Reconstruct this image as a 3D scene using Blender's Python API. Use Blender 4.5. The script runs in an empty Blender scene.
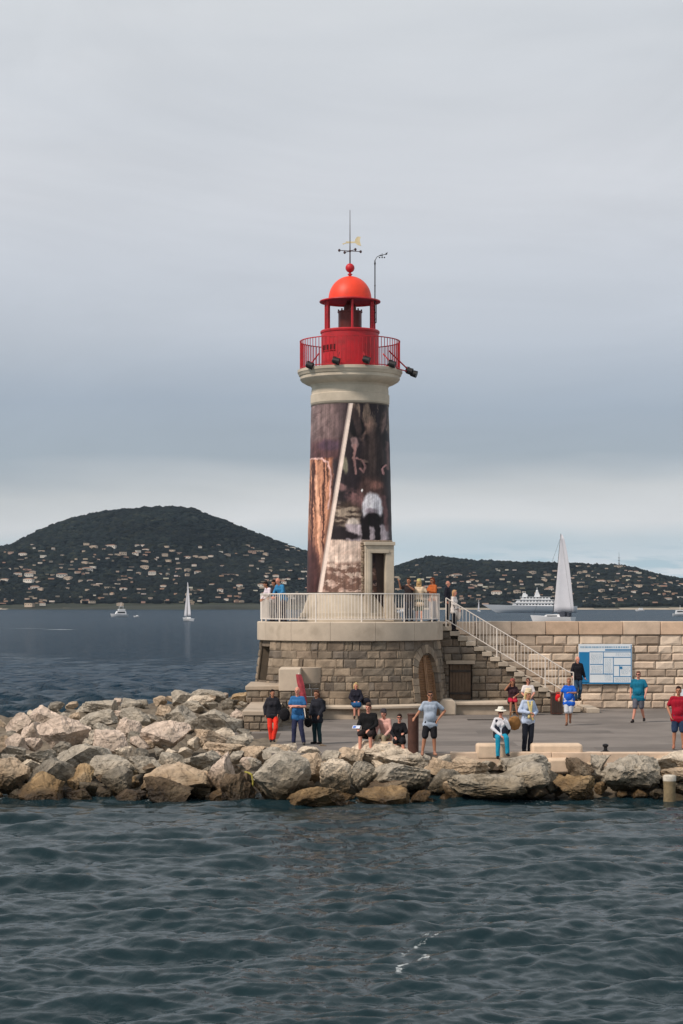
import bpy, bmesh, math, random
import numpy as np
from mathutils import Vector, Matrix, noise as mnoise
R = math.radians
scene = bpy.context.scene
C = scene.collection
random.seed(7)
H, F, HY = 4.2, 2000.0, 606.0            # eye height over the quay, focal length in pixels, horizon row
WZ = -1.1                                 # water level (quay surface is z = 0)

# ---------------------------------------------------------------- camera
cam_d = bpy.data.cameras.new('camera'); cam = bpy.data.objects.new('camera', cam_d); C.objects.link(cam)
cam.location = (0, 0, H); cam.rotation_euler = (R(90), 0, 0)
cam_d.sensor_fit = 'VERTICAL'; cam_d.sensor_height = 36.0; cam_d.sensor_width = 24.0
cam_d.lens = F / 1024 * 36; cam_d.shift_y = (HY - 512) / 1024; cam_d.clip_start = 0.5; cam_d.clip_end = 60000
scene.camera = cam
# ---------------------------------------------------------------- light
SUN_EL, SUN_AZ = 46, -128                 # azimuth from +Y (view direction), negative = left, beyond -90 = behind the camera
SUN_STRENGTH = 3.5
scene.view_settings.view_transform = 'Standard'; scene.view_settings.look = 'None'
scene.view_settings.gamma = 1; scene.view_settings.exposure = 0.0; scene.view_settings.use_curve_mapping = False
w = bpy.data.worlds.new('World'); scene.world = w; w.use_nodes = True
nt = w.node_tree; nt.nodes.clear()
def nn(t, typ, **kw):
    n = t.nodes.new(typ)
    for k, v in kw.items():
        if hasattr(n, k): setattr(n, k, v)
        else: n.inputs[k].default_value = v
    return n
SKY_K = 0.08
def build_world():
    L = nt.links.new
    out = nn(nt, 'ShaderNodeOutputWorld'); bg = nn(nt, 'ShaderNodeBackground')
    sky = nn(nt, 'ShaderNodeTexSky'); sky.sky_type = 'NISHITA'; sky.sun_disc = False
    sky.sun_elevation = R(SUN_EL); sky.sun_rotation = R(SUN_AZ); sky.air_density = 1.0; sky.dust_density = 2.0
    tc = nn(nt, 'ShaderNodeTexCoord'); sep = nn(nt, 'ShaderNodeSeparateXYZ'); L(tc.outputs['Generated'], sep.inputs[0])
    # overcast deck: tone by elevation, disturbed by long flat cloud noise
    def noise(scale, sx, sy, sz, det=5, dist=0.0, rough=.55):
        m = nn(nt, 'ShaderNodeMapping'); m.inputs['Scale'].default_value = (sx, sy, sz); L(tc.outputs['Generated'], m.inputs[0])
        n = nn(nt, 'ShaderNodeTexNoise'); n.inputs['Scale'].default_value = scale; n.inputs['Detail'].default_value = det
        n.inputs['Distortion'].default_value = dist; n.inputs['Roughness'].default_value = rough; L(m.outputs[0], n.inputs[0]); return n.outputs[0]
    def mth(op, a, b=None, c=None):
        n = nn(nt, 'ShaderNodeMath'); n.operation = op
        for i, q in enumerate((a, b, c)):
            if q is None: continue
            if isinstance(q, (int, float)): n.inputs[i].default_value = q
            else: L(q, n.inputs[i])
        return n.outputs[0]
    z = sep.outputs[2]
    n1 = noise(2.2, 1, 1, 5, 4, .3); n2 = noise(3.2, 1, 1, 3.5, 7, .8, .6)
    zz = mth('ADD', z, mth('MULTIPLY', mth('SUBTRACT', n1, .5), .075))
    ramp = nn(nt, 'ShaderNodeValToRGB'); cr = ramp.color_ramp
    # elevation (sine) -> cloud radiance
    L(mth('MULTIPLY', zz, 2.0), ramp.inputs[0])
    stops = SKY_STOPS
    while len(cr.elements) > 1: cr.elements.remove(cr.elements[-1])
    cr.elements[0].position = stops[0][0] * 2; cr.elements[0].color = (*stops[0][1], 1)
    for p, col in stops[1:]:
        e = cr.elements.new(p * 2); e.color = (*col, 1)
    # soft brighter and darker streaks
    br = mth('MULTIPLY_ADD', mth('SUBTRACT', n2, .5), .42, 1.0)
    # bright cumulus bank low over the horizon, and blue gaps between
    n3 = noise(16, 1, 1, 9, 7, .25, .55)
    low = nn(nt, 'ShaderNodeMapRange'); L(z, low.inputs[0]); low.inputs[1].default_value = .018; low.inputs[2].default_value = .034
    low.inputs[3].default_value = 1; low.inputs[4].default_value = 0
    cum = nn(nt, 'ShaderNodeMapRange'); L(n3, cum.inputs[0]); cum.inputs[1].default_value = .44; cum.inputs[2].default_value = .54
    side = nn(nt, 'ShaderNodeMapRange'); L(sep.outputs[0], side.inputs[0]); side.inputs[1].default_value = -.10; side.inputs[2].default_value = .12
    vm = nn(nt, 'ShaderNodeVectorMath'); vm.operation = 'SCALE'; L(ramp.outputs[0], vm.inputs[0]); L(br, vm.inputs[3])
    mixc = nn(nt, 'ShaderNodeMix'); mixc.data_type = 'RGBA'
    L(mth('MULTIPLY', mth('MULTIPLY', low.outputs[0], cum.outputs[0]), mth('MULTIPLY_ADD', side.outputs[0], .75, .12)), mixc.inputs[0])
    L(vm.outputs[0], mixc.inputs[6]); mixc.inputs[7].default_value = (.80, .82, .84, 1)
    skys = nn(nt, 'ShaderNodeVectorMath'); skys.operation = 'SCALE'; L(sky.outputs[0], skys.inputs[0]); skys.inputs[3].default_value = SKY_K
    # where the deck is thin near the horizon the clear sky shows
    gap = nn(nt, 'ShaderNodeMapRange'); L(n1, gap.inputs[0]); gap.inputs[1].default_value = .40; gap.inputs[2].default_value = .62
    gap.inputs[3].default_value = .04; gap.inputs[4].default_value = .16
    fin = nn(nt, 'ShaderNodeMix'); fin.data_type = 'RGBA'; L(gap.outputs[0], fin.inputs[0]); L(mixc.outputs[2], fin.inputs[6]); L(skys.outputs[0], fin.inputs[7])
    sc_ = nn(nt, 'ShaderNodeVectorMath'); sc_.operation = 'SCALE'; L(fin.outputs[2], sc_.inputs[0]); sc_.inputs[3].default_value = 10.0
    L(sc_.outputs[0], bg.inputs[0]); bg.inputs[1].default_value = 0.1
    L(bg.outputs[0], out.inputs[0])
SKY_STOPS = [(0.0, (.44, .62, .70)), (.018, (.50, .62, .68)), (.035, (.74, .75, .755)), (.055, (.62, .64, .65)), (.074, (.40, .46, .52)), (.10, (.39, .45, .53)),
             (.145, (.55, .585, .645)), (.20, (.69, .71, .75)), (.28, (.66, .685, .715)), (.45, (.69, .71, .735))]
build_world()
sd = bpy.data.lights.new('sun', 'SUN'); sd.energy = SUN_STRENGTH; sd.angle = R(9); sd.color = (1, .87, .76)
so = bpy.data.objects.new('sun', sd); C.objects.link(so)
_d = Vector((math.sin(R(SUN_AZ)) * math.cos(R(SUN_EL)), math.cos(R(SUN_AZ)) * math.cos(R(SUN_EL)), math.sin(R(SUN_EL))))
so.rotation_euler = _d.to_track_quat('Z', 'Y').to_euler()

# ---------------------------------------------------------------- helpers
def s2l(v): v /= 255.0; return v / 12.92 if v <= .04045 else ((v + .055) / 1.055) ** 2.4
def rgb(r, g, b, k=1.0): return (s2l(r) * k, s2l(g) * k, s2l(b) * k)
def P(px, py, Y): return Vector(((px - 341.5) / F * Y, Y, H - (py - HY) / F * Y))
def XX(px, Y): return (px - 341.5) / F * Y
def ZZ(py, Y): return H - (py - HY) / F * Y
def YG(py, z=0.0): return F * (H - z) / (py - HY)

def material(name, col, rough=.8, cracks=0, var=.25, scale=3.0, bump=.3, bscale=None, attr=False, metallic=0, spec=.3, wet=None, extra=None, dist=.02, tint=None):
    m = bpy.data.materials.new(name); m.use_nodes = True; t = m.node_tree; L = t.links.new
    b = t.nodes['Principled BSDF']; b.inputs['Roughness'].default_value = rough; b.inputs['Metallic'].default_value = metallic
    b.inputs['Specular IOR Level'].default_value = spec
    tc = nn(t, 'ShaderNodeTexCoord'); ob = tc.outputs['Object']
    n = nn(t, 'ShaderNodeTexNoise'); n.inputs['Scale'].default_value = scale; n.inputs['Detail'].default_value = 8; n.inputs['Roughness'].default_value = .65
    L(ob, n.inputs[0])
    mr = nn(t, 'ShaderNodeMapRange'); L(n.outputs[0], mr.inputs[0]); mr.inputs[1].default_value = .3; mr.inputs[2].default_value = .7
    mr.inputs[3].default_value = 1 - var; mr.inputs[4].default_value = 1 + var * .8
    vs = nn(t, 'ShaderNodeVectorMath'); vs.operation = 'SCALE'; L(mr.outputs[0], vs.inputs[3])
    if attr:
        a = nn(t, 'ShaderNodeAttribute'); a.attribute_name = 'Col'; L(a.outputs['Color'], vs.inputs[0])
    else: vs.inputs[0].default_value = col[:3]
    cur = vs.outputs[0]
    if tint:      # patches of a second colour
        n2 = nn(t, 'ShaderNodeTexNoise'); n2.inputs['Scale'].default_value = tint[1]; n2.inputs['Detail'].default_value = 6; L(ob, n2.inputs[0])
        m2 = nn(t, 'ShaderNodeMapRange'); L(n2.outputs[0], m2.inputs[0]); m2.inputs[1].default_value = tint[2]; m2.inputs[2].default_value = tint[2] + .12; m2.inputs[4].default_value = tint[3]
        mx = nn(t, 'ShaderNodeMix'); mx.data_type = 'RGBA'; L(m2.outputs[0], mx.inputs[0]); L(cur, mx.inputs[6]); mx.inputs[7].default_value = (*tint[0], 1); cur = mx.outputs[2]
    if cracks:    # thin dark fissures
        n4 = nn(t, 'ShaderNodeTexNoise'); n4.inputs['Scale'].default_value = cracks; n4.inputs['Detail'].default_value = 4; n4.inputs['Distortion'].default_value = .8; L(ob, n4.inputs[0])
        s4 = nn(t, 'ShaderNodeMath'); s4.operation = 'SUBTRACT'; L(n4.outputs[0], s4.inputs[0]); s4.inputs[1].default_value = .5
        a4 = nn(t, 'ShaderNodeMath'); a4.operation = 'ABSOLUTE'; L(s4.outputs[0], a4.inputs[0])
        m4 = nn(t, 'ShaderNodeMapRange'); L(a4.outputs[0], m4.inputs[0]); m4.inputs[1].default_value = 0; m4.inputs[2].default_value = .022; m4.inputs[3].default_value = .62; m4.inputs[4].default_value = 1
        v4 = nn(t, 'ShaderNodeVectorMath'); v4.operation = 'SCALE'; L(cur, v4.inputs[0]); L(m4.outputs[0], v4.inputs[3]); cur = v4.outputs[0]
    if wet is not None:      # weed and damp stain; on boulders also shade painted onto their lower parts
        g = nn(t, 'ShaderNodeNewGeometry'); sp = nn(t, 'ShaderNodeSeparateXYZ'); L(g.outputs['Position'], sp.inputs[0])
        nz = nn(t, 'ShaderNodeTexNoise'); nz.inputs['Scale'].default_value = 1.6; nz.inputs['Detail'].default_value = 6; L(g.outputs['Position'], nz.inputs[0])
        ad = nn(t, 'ShaderNodeMath'); ad.operation = 'MULTIPLY_ADD'; L(nz.outputs[0], ad.inputs[0]); ad.inputs[1].default_value = 1.0; L(sp.outputs[2], ad.inputs[2])
        for (lo, hi, colr) in wet:
            m3 = nn(t, 'ShaderNodeMapRange'); L(ad.outputs[0], m3.inputs[0]); m3.inputs[1].default_value = lo; m3.inputs[2].default_value = hi
            m3.inputs[3].default_value = 1; m3.inputs[4].default_value = 0
            mx = nn(t, 'ShaderNodeMix'); mx.data_type = 'RGBA'; mx.blend_type = 'MULTIPLY'; L(m3.outputs[0], mx.inputs[0]); L(cur, mx.inputs[6]); mx.inputs[7].default_value = (*colr, 1); cur = mx.outputs[2]
        rr = nn(t, 'ShaderNodeMapRange'); L(m3.outputs[0], rr.inputs[0]); rr.inputs[3].default_value = rough; rr.inputs[4].default_value = .35; L(rr.outputs[0], b.inputs['Roughness'])
    L(cur, b.inputs['Base Color'])
    if bump:
        nb = nn(t, 'ShaderNodeTexNoise'); nb.inputs['Scale'].default_value = bscale or scale * 4; nb.inputs['Detail'].default_value = 8; nb.inputs['Roughness'].default_value = .6; L(ob, nb.inputs[0])
        bp = nn(t, 'ShaderNodeBump'); bp.inputs['Strength'].default_value = bump; bp.inputs['Distance'].default_value = dist; L(nb.outputs[0], bp.inputs['Height']); L(bp.outputs[0], b.inputs['Normal'])
    return m
_mc = {}
def M(name, col=None, **kw):
    if name not in _mc: _mc[name] = material(name, col, **kw)
    return _mc[name]

class MB:
    def __init__(s): s.v = []; s.f = []; s.mi = []; s.c = []; s.col = (1, 1, 1); s.m = 0
    def add(s, vs, fs, m=None):
        o = len(s.v); s.v += [tuple(q) for q in vs]
        for f in fs: s.f.append([i + o for i in f]); s.mi.append(s.m if m is None else m); s.c.append(s.col)
        return s
    def box(s, x0, x1, y0, y1, z0, z1, rot=0, piv=(0, 0), m=None):
        vs = [(x, y, z) for z in (z0, z1) for (x, y) in ((x0, y0), (x1, y0), (x1, y1), (x0, y1))]
        if rot:
            c, n = math.cos(rot), math.sin(rot)
            vs = [((x - piv[0]) * c - (y - piv[1]) * n + piv[0], (x - piv[0]) * n + (y - piv[1]) * c + piv[1], z) for x, y, z in vs]
        return s.add(vs, [(3, 2, 1, 0), (4, 5, 6, 7), (0, 1, 5, 4), (1, 2, 6, 5), (2, 3, 7, 6), (3, 0, 4, 7)], m)
    def lathe(s, prof, seg=48, a0=0, a1=360, cx=0, cy=0, m=None):
        full = abs(a1 - a0) >= 360; n = seg if full else seg + 1; vs = []
        for (r, z) in prof:
            for i in range(n):
                a = R(a0 + (a1 - a0) * i / seg); vs.append((cx + r * math.sin(a), cy - r * math.cos(a), z))
        fs = []
        for j in range(len(prof) - 1):
            for i in range(seg):
                k = (i + 1) % n if full else i + 1
                fs.append((j * n + i, j * n + k, (j + 1) * n + k, (j + 1) * n + i))
        return s.add(vs, fs, m)
    def tube(s, p0, p1, r0, r1=None, seg=8, cap=True, m=None):
        r1 = r0 if r1 is None else r1; p0 = Vector(p0); p1 = Vector(p1); d = (p1 - p0)
        if d.length < 1e-6: return s
        q = d.to_track_quat('Z', 'Y'); vs = []
        for p, r in ((p0, r0), (p1, r1)):
            for i in range(seg):
                a = 2 * math.pi * i / seg; vs.append(p + q @ Vector((r * math.cos(a), r * math.sin(a), 0)))
        fs = [(i, (i + 1) % seg, seg + (i + 1) % seg, seg + i) for i in range(seg)]
        if cap: fs += [tuple(range(seg))[::-1], tuple(range(seg, 2 * seg))]
        return s.add(vs, fs, m)
    def path(s, pts, r, seg=6, m=None):
        for a, b in zip(pts[:-1], pts[1:]): s.tube(a, b, r, r, seg, m=m)
        return s
    def capsule(s, p0, p1, r0, r1=None, seg=10, m=None):
        r1 = r0 if r1 is None else r1; p0 = Vector(p0); p1 = Vector(p1); d = p1 - p0
        q = d.to_track_quat('Z', 'Y') if d.length > 1e-6 else Matrix.Identity(3).to_quaternion(); vs = []
        rings = [(p0, r0, R(-90)), (p0, r0, R(-55)), (p0, r0, R(-20)), (p0, r0, 0), (p1, r1, 0), (p1, r1, R(20)), (p1, r1, R(55)), (p1, r1, R(90))]
        for (p, r, e) in rings:
            for i in range(seg):
                a = 2 * math.pi * i / seg; vs.append(p + q @ Vector((max(r * math.cos(e), 1e-4) * math.cos(a), max(r * math.cos(e), 1e-4) * math.sin(a), r * math.sin(e))))
        fs = [(j * seg + i, j * seg + (i + 1) % seg, (j + 1) * seg + (i + 1) % seg, (j + 1) * seg + i) for j in range(7) for i in range(seg)]
        fs += [tuple(range(seg))[::-1], tuple(range(7 * seg, 8 * seg))]
        return s.add(vs, fs, m)
    def ell(s, c, rad, seg=14, rings=9, mat3=None, m=None):
        vs = []; c = Vector(c)
        for j in range(rings + 1):
            e = R(-90 + 180 * j / rings)
            for i in range(seg):
                a = 2 * math.pi * i / seg; q = Vector((max(math.cos(e), 1e-3) * math.cos(a) * rad[0], max(math.cos(e), 1e-3) * math.sin(a) * rad[1], math.sin(e) * rad[2]))
                vs.append(c + (mat3 @ q if mat3 is not None else q))
        fs = [(j * seg + i, j * seg + (i + 1) % seg, (j + 1) * seg + (i + 1) % seg, (j + 1) * seg + i) for j in range(rings) for i in range(seg)]
        fs += [tuple(range(seg))[::-1], tuple(range(rings * seg, (rings + 1) * seg))]
        return s.add(vs, fs, m)
    def prism(s, poly, z0, z1, m=None, axis='z'):
        n = len(poly)
        if axis == 'z': vs = [(x, y, z0) for x, y in poly] + [(x, y, z1) for x, y in poly]
        else: vs = [(x, z0, y) for x, y in poly] + [(x, z1, y) for x, y in poly]     # poly in x,z, extruded along y
        fs = [tuple(range(n))[::-1], tuple(range(n, 2 * n))] + [(i, (i + 1) % n, n + (i + 1) % n, n + i) for i in range(n)]
        return s.add(vs, fs, m)
    def build(s, name, mats, parent=None, smooth=None, loc=None, recalc=True, bevel=0):
        me = bpy.data.meshes.new(name); me.from_pydata(s.v, [], s.f); me.update()
        for mm in (mats if isinstance(mats, (list, tuple)) else [mats]): me.materials.append(mm)
        me.polygons.foreach_set('material_index', s.mi)
        if any(c != (1, 1, 1) for c in s.c):
            ca = me.color_attributes.new('Col', 'FLOAT_COLOR', 'CORNER'); buf = []
            for p, c in zip(me.polygons, s.c): buf += [*c, 1.0] * p.loop_total
            ca.data.foreach_set('color', buf)
        if recalc:
            bm = bmesh.new(); bm.from_mesh(me); bmesh.ops.recalc_face_normals(bm, faces=bm.faces); bm.to_mesh(me); bm.free()
        if smooth is not None:
            me.shade_smooth(); me.set_sharp_from_angle(angle=R(smooth))
        o = bpy.data.objects.new(name, me); C.objects.link(o)
        if parent is not None: o.parent = parent
        if loc is not None: o.location = loc
        if bevel:
            b = o.modifiers.new('bevel', 'BEVEL'); b.width = bevel; b.segments = 2; b.limit_method = 'ANGLE'
        return o
def tag(o, label=None, cat=None, group=None, kind=None):
    if label: o['label'] = label
    if cat: o['category'] = cat
    if group: o['group'] = group
    if kind: o['kind'] = kind
    return o
def thing(name, label, cat, loc=(0, 0, 0), rz=0, group=None):
    o = bpy.data.objects.new(name, None); o.empty_display_size = .2; C.objects.link(o); o.location = loc; o.rotation_euler = (0, 0, rz)
    return tag(o, label, cat, group)
def grid_mesh(name, V, nx, ny, mat, cols=None, smooth=True):
    """V: (ny, nx, 3) array"""
    me = bpy.data.meshes.new(name); n = nx * ny
    me.vertices.add(n); me.vertices.foreach_set('co', V.astype(np.float32).ravel())
    i = np.arange((ny - 1) * (nx - 1)); r = i // (nx - 1); c = i % (nx - 1); a = r * nx + c
    q = np.stack([a, a + 1, a + nx + 1, a + nx], 1).astype(np.int32)
    me.loops.add(q.size); me.loops.foreach_set('vertex_index', q.ravel()); me.polygons.add(len(q))
    me.polygons.foreach_set('loop_start', np.arange(0, q.size, 4, dtype=np.int32)); 
    me.update(calc_edges=True); me.materials.append(mat)
    if cols is not None:
        ca = me.color_attributes.new('Col', 'FLOAT_COLOR', 'POINT')
        ca.data.foreach_set('color', np.concatenate([cols.reshape(-1, 3), np.ones((n, 1))], 1).astype(np.float32).ravel())
    if smooth: me.shade_smooth()
    me.validate(); o = bpy.data.objects.new(name, me); C.objects.link(o); return o
# ================================================================ SEA
def build_sea():
    rng = np.random.default_rng(3)
    tt = np.linspace(0, 1, 900)
    # rows: even in screen height while the water is near, then stretching to the horizon
    rows = 5.3 * F / np.linspace(520, 7, 900)
    rows = np.concatenate([rows, np.geomspace(rows[-1] * 1.03, 45000, 60)])
    cols = np.linspace(-1, 1, 520)
    Y = rows[:, None] * np.ones_like(cols)[None]; half = rows * .21 + 6
    X = cols[None] * half[:, None]
    gy = np.gradient(rows); gx = half * 2 / 520
    lim = np.maximum(gy, gx) * 2.6
    Z = np.zeros_like(X)
    # fan of wind waves coming from the left and behind
    for i in range(130):
        lam = 10 ** rng.uniform(math.log10(.28), math.log10(7.0)); k = 2 * math.pi / lam
        th = R(-80) + rng.normal(0, .36 if lam > 1 else .6); kx, ky = k * math.cos(th), k * math.sin(th)
        amp = .0066 * lam ** .82 * rng.uniform(.5, 1.4) * (0.40 if lam > 4 else 1)
        ph = rng.uniform(0, 6.28)
        fade = np.clip(lam / lim - .6, 0, 1)[:, None]
        p = kx * X + ky * Y + ph
        mul = np.interp(Y, [0, 42, 57, 66, 90, 400], [.76, .68, .46, 1.2, 2.4, 3.2] if lam > 1.5 else [.84, .78, .66, 1, 1.1, 1.1])
        Z += amp * fade * mul * (np.sin(p) + .30 * np.sin(2 * p + 1.2))
    far = np.clip((rows - 60) / 500, 0, 1)[:, None]
    Z *= (1 - .3 * far)
    # flatter lee beside the rocks

    # crest foam of one breaking wavelet
    # mask: elongated patch, broken by noise
    fx = (X - XX(418, 31)); fy = (Y - 31.0)
    V = np.stack([X, Y, Z + WZ], -1)
    m = bpy.data.materials.new('sea_water'); m.use_nodes = True; t = m.node_tree; L = t.links.new; b = t.nodes['Principled BSDF']
    b.inputs['Base Color'].default_value = (.006, .018, .022, 1); b.inputs['Roughness'].default_value = .07; b.inputs['IOR'].default_value = 1.333; b.inputs['Specular Tint'].default_value = (.78, .95, 1, 1); b.inputs['Specular IOR Level'].default_value = .35
    g = nn(t, 'ShaderNodeNewGeometry'); cd = nn(t, 'ShaderNodeCameraData')
    mp = nn(t, 'ShaderNodeMapping'); mp.inputs['Rotation'].default_value = (0, 0, R(-25)); mp.inputs['Scale'].default_value = (1.0, .55, 1); L(g.outputs['Position'], mp.inputs[0])
    def nz(s, d=3):
        n = nn(t, 'ShaderNodeTexNoise'); n.inputs['Scale'].default_value = s; n.inputs['Detail'].default_value = d; n.inputs['Distortion'].default_value = .4; L(mp.outputs[0], n.inputs[0]); return n.outputs[0]
    b1 = nn(t, 'ShaderNodeBump'); b1.inputs['Strength'].default_value = .7; b1.inputs['Distance'].default_value = .05; L(nz(3.6, 7), b1.inputs['Height'])
    # far off the real waves are smaller than a pixel: broad wind-roughened bump
    b2 = nn(t, 'ShaderNodeBump'); b2.inputs['Strength'].default_value = 1.0; b2.inputs['Distance'].default_value = 1.3; L(nz(.75, 8), b2.inputs['Height']); L(b1.outputs[0], b2.inputs['Normal'])
    sp = nn(t, 'ShaderNodeSeparateXYZ'); L(g.outputs['Position'], sp.inputs[0])
    mr = nn(t, 'ShaderNodeMapRange'); L(sp.outputs[1], mr.inputs[0]); mr.inputs[1].default_value = 58; mr.inputs[2].default_value = 110; mr.inputs[3].default_value = 0.0; mr.inputs[4].default_value = .9
    L(mr.outputs[0], b2.inputs['Strength']); L(b2.outputs[0], b.inputs['Normal'])
    mr2 = nn(t, 'ShaderNodeMapRange'); L(sp.outputs[1], mr2.inputs[0]); mr2.inputs[1].default_value = 60; mr2.inputs[2].default_value = 900; mr2.inputs[3].default_value = .07; mr2.inputs[4].default_value = .2
    L(mr2.outputs[0], b.inputs['Roughness'])
    mr4 = nn(t, 'ShaderNodeMapRange'); L(sp.outputs[1], mr4.inputs[0]); mr4.inputs[1].default_value = 30; mr4.inputs[2].default_value = 160; mr4.inputs[3].default_value = .36; mr4.inputs[4].default_value = .22; L(mr4.outputs[0], b.inputs['Specular IOR Level'])
    # colour of the water body: greener and murky inshore, bluer outside
    mx = nn(t, 'ShaderNodeMix'); mx.data_type = 'RGBA'; mx.inputs[6].default_value = (.008, .021, .026, 1); mx.inputs[7].default_value = (.007, .025, .046, 1)
    mr3 = nn(t, 'ShaderNodeMapRange'); L(sp.outputs[1], mr3.inputs[0]); mr3.inputs[1].default_value = 50; mr3.inputs[2].default_value = 140; L(mr3.outputs[0], mx.inputs[0])
    # foam
    a = nn(t, 'ShaderNodeAttribute'); a.attribute_name = 'Col'; fs = nn(t, 'ShaderNodeSeparateColor'); L(a.outputs['Color'], fs.inputs[0])
    nf = nn(t, 'ShaderNodeTexNoise'); nf.inputs['Scale'].default_value = 9; nf.inputs['Detail'].default_value = 9; nf.inputs['Roughness'].default_value = .7; L(g.outputs['Position'], nf.inputs[0])
    ma = nn(t, 'ShaderNodeMath'); ma.operation = 'MULTIPLY_ADD'; L(fs.outputs[0], ma.inputs[0]); ma.inputs[1].default_value = .30; L(nf.outputs[0], ma.inputs[2])
    mf = nn(t, 'ShaderNodeMapRange'); L(ma.outputs[0], mf.inputs[0]); mf.inputs[1].default_value = .73; mf.inputs[2].default_value = .84
    m5 = nn(t, 'ShaderNodeMix'); m5.data_type = 'RGBA'; L(mf.outputs[0], m5.inputs[0]); L(mx.outputs[2], m5.inputs[6]); m5.inputs[7].default_value = (.42, .46, .47, 1)
    L(m5.outputs[2], b.inputs['Base Color'])
    # a broken sea mirrors less of the low sky than a flat sheet would: blend toward the colour of the water body with distance
    df = nn(t, 'ShaderNodeBsdfDiffuse'); L(m5.outputs[2], df.inputs[0]); L(b2.outputs[0], df.inputs['Normal'])
    k_ = nn(t, 'ShaderNodeMapRange'); L(sp.outputs[1], k_.inputs[0]); k_.inputs[1].default_value = 25; k_.inputs[2].default_value = 130; k_.inputs[3].default_value = .76; k_.inputs[4].default_value = .46
    ms = nn(t, 'ShaderNodeMixShader'); L(k_.outputs[0], ms.inputs[0]); L(df.outputs[0], ms.inputs[1]); L(b.outputs[0], ms.inputs[2]); L(ms.outputs[0], t.nodes['Material Output'].inputs['Surface'])
    rot = R(27); u = fx * math.cos(rot) + fy * math.sin(rot) * .5; v = -fx * math.sin(rot) + fy * math.cos(rot) * .5
    foam = 0 * X
    for (pa, ya, pb, yb, wd, kf) in ((378, 28.6, 440, 30.6, .10, 1.0), (398, 30.6, 452, 32.4, .09, .85), (418, 29.4, 446, 31.4, .06, .8), (388, 29.6, 432, 31.2, .13, .62), (408, 31.2, 460, 33.4, .12, .62), (430, 29.9, 470, 31.6, .05, .6)):
        q = np.clip((Y - ya) / (yb - ya), -.3, 1.3); xl_ = XX(pa, ya) + (XX(pb, yb) - XX(pa, ya)) * q + .05 * np.sin(Y * 7)
        foam = np.maximum(foam, kf * np.exp(-((X - xl_) / wd) ** 2) * np.exp(-((q - .5) / .42) ** 4))
    for (px, Yc, wx) in ((20, 470, 9), (60, 450, 5), (30, 640, 14)):      # boat wakes far left
        foam = np.maximum(foam, 1.25 * np.exp(-((X - XX(px, Yc)) / wx) ** 2 - ((Y - Yc - .2 * (X - XX(px, Yc))) / 5) ** 2))
    foam = np.maximum(foam, 1.1 * np.exp(-((X - XX(655, 900)) / 22) ** 2 - ((Y - 900) / 12) ** 2))
    # a little foam where the swell touches the stones
    foam = np.maximum(foam, .55 * np.exp(-((Y - 54.6) / 1.1) ** 2) * (np.sin(X * 2.1) * np.sin(X * .83 + 1) > .15))
    cols_ = np.stack([foam] * 3, -1)
    o = grid_mesh('sea', V, 520, len(rows), m, cols_); tag(o, kind='structure')
build_sea()

# ================================================================ FAR SHORE
def lerp_tab(tab, x): 
    xs = [q[0] for q in tab]; ys = [q[1] for q in tab]; return np.interp(x, xs, ys)
RIDGE_L = [(-900, 600), (-500, 592), (-200, 568), (-60, 556), (0, 544), (30, 529), (60, 518), (100, 510), (140, 507), (165, 506), (185, 508), (220, 520), (250, 532), (310, 553), (345, 566), (380, 582), (420, 598), (470, 606), (900, 612)]
RIDGE_R = [(150, 606), (300, 585), (360, 575), (395, 567), (415, 560), (432, 556), (452, 557), (480, 561), (520, 564), (560, 566), (580, 565), (620, 567), (640, 569), (683, 577), (760, 588), (900, 596), (1300, 604)]
def hill_height(X, Y, ridge, Y0, Yr, seed):
    px = 341.5 + X / (Yr - 150) * F
    top = H - (lerp_tab(ridge, px) + 2.5 - HY) / F * Yr
    t = (Y - Y0) / (Yr - Y0)
    up = np.clip(t, 0, 1); shape = .52 * up + .48 * (up * up * (3 - 2 * up)) 
    back = np.clip(1 - (Y - Yr) / 1600, 0, 1)
    z = (top - WZ) * np.where(t < 1, shape, back) + WZ
    return np.where(t < 0, WZ - 3, z)
def rough(X, Y, seed, amp):
    rng = np.random.default_rng(seed); z = 0
    for i in range(24):
        lam = 10 ** rng.uniform(2.0, 2.9); th = rng.uniform(0, 6.28); k = 6.283 / lam
        z = z + (lam / 700) * np.sin(k * (X * math.cos(th) + Y * math.sin(th)) + rng.uniform(0, 6.28))
    return z * amp
hills = {}
def build_hill(name, ridge, Y0, Yr, x0, x1, seed, nx=260, ny=70):
    xs = np.linspace(x0, x1, nx); ys = np.linspace(Y0 - 40, Yr + 1500, ny); Xg, Yg = np.meshgrid(xs, ys)
    def hf(X, Y):
        X = np.asarray(X, float); Y = np.asarray(Y, float)
        t = np.clip((Y - Y0) / (Yr - Y0), 0, 1); env = np.clip(t * 3, 0, 1) * np.clip((1 - t) * 4, 0, 1)
        return hill_height(X, Y, ridge, Y0, Yr, seed) + rough(X, Y, seed, 5) * env * (t < 1)
    Z = hf(Xg, Yg)
    m = M('hill_soil', rgb(46, 50, 40), rough=1, var=.5, scale=.01, bump=0)
    o = grid_mesh(name, np.stack([Xg, Yg, Z], -1), nx, ny, m); tag(o, kind='structure'); hills[name] = hf; return hf
hfL = build_hill('hills', RIDGE_L, 3000, 3800, -2600, 900, 5)
hfR = build_hill('hills_east', RIDGE_R, 2900, 3900, -500, 2600, 9)
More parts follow.
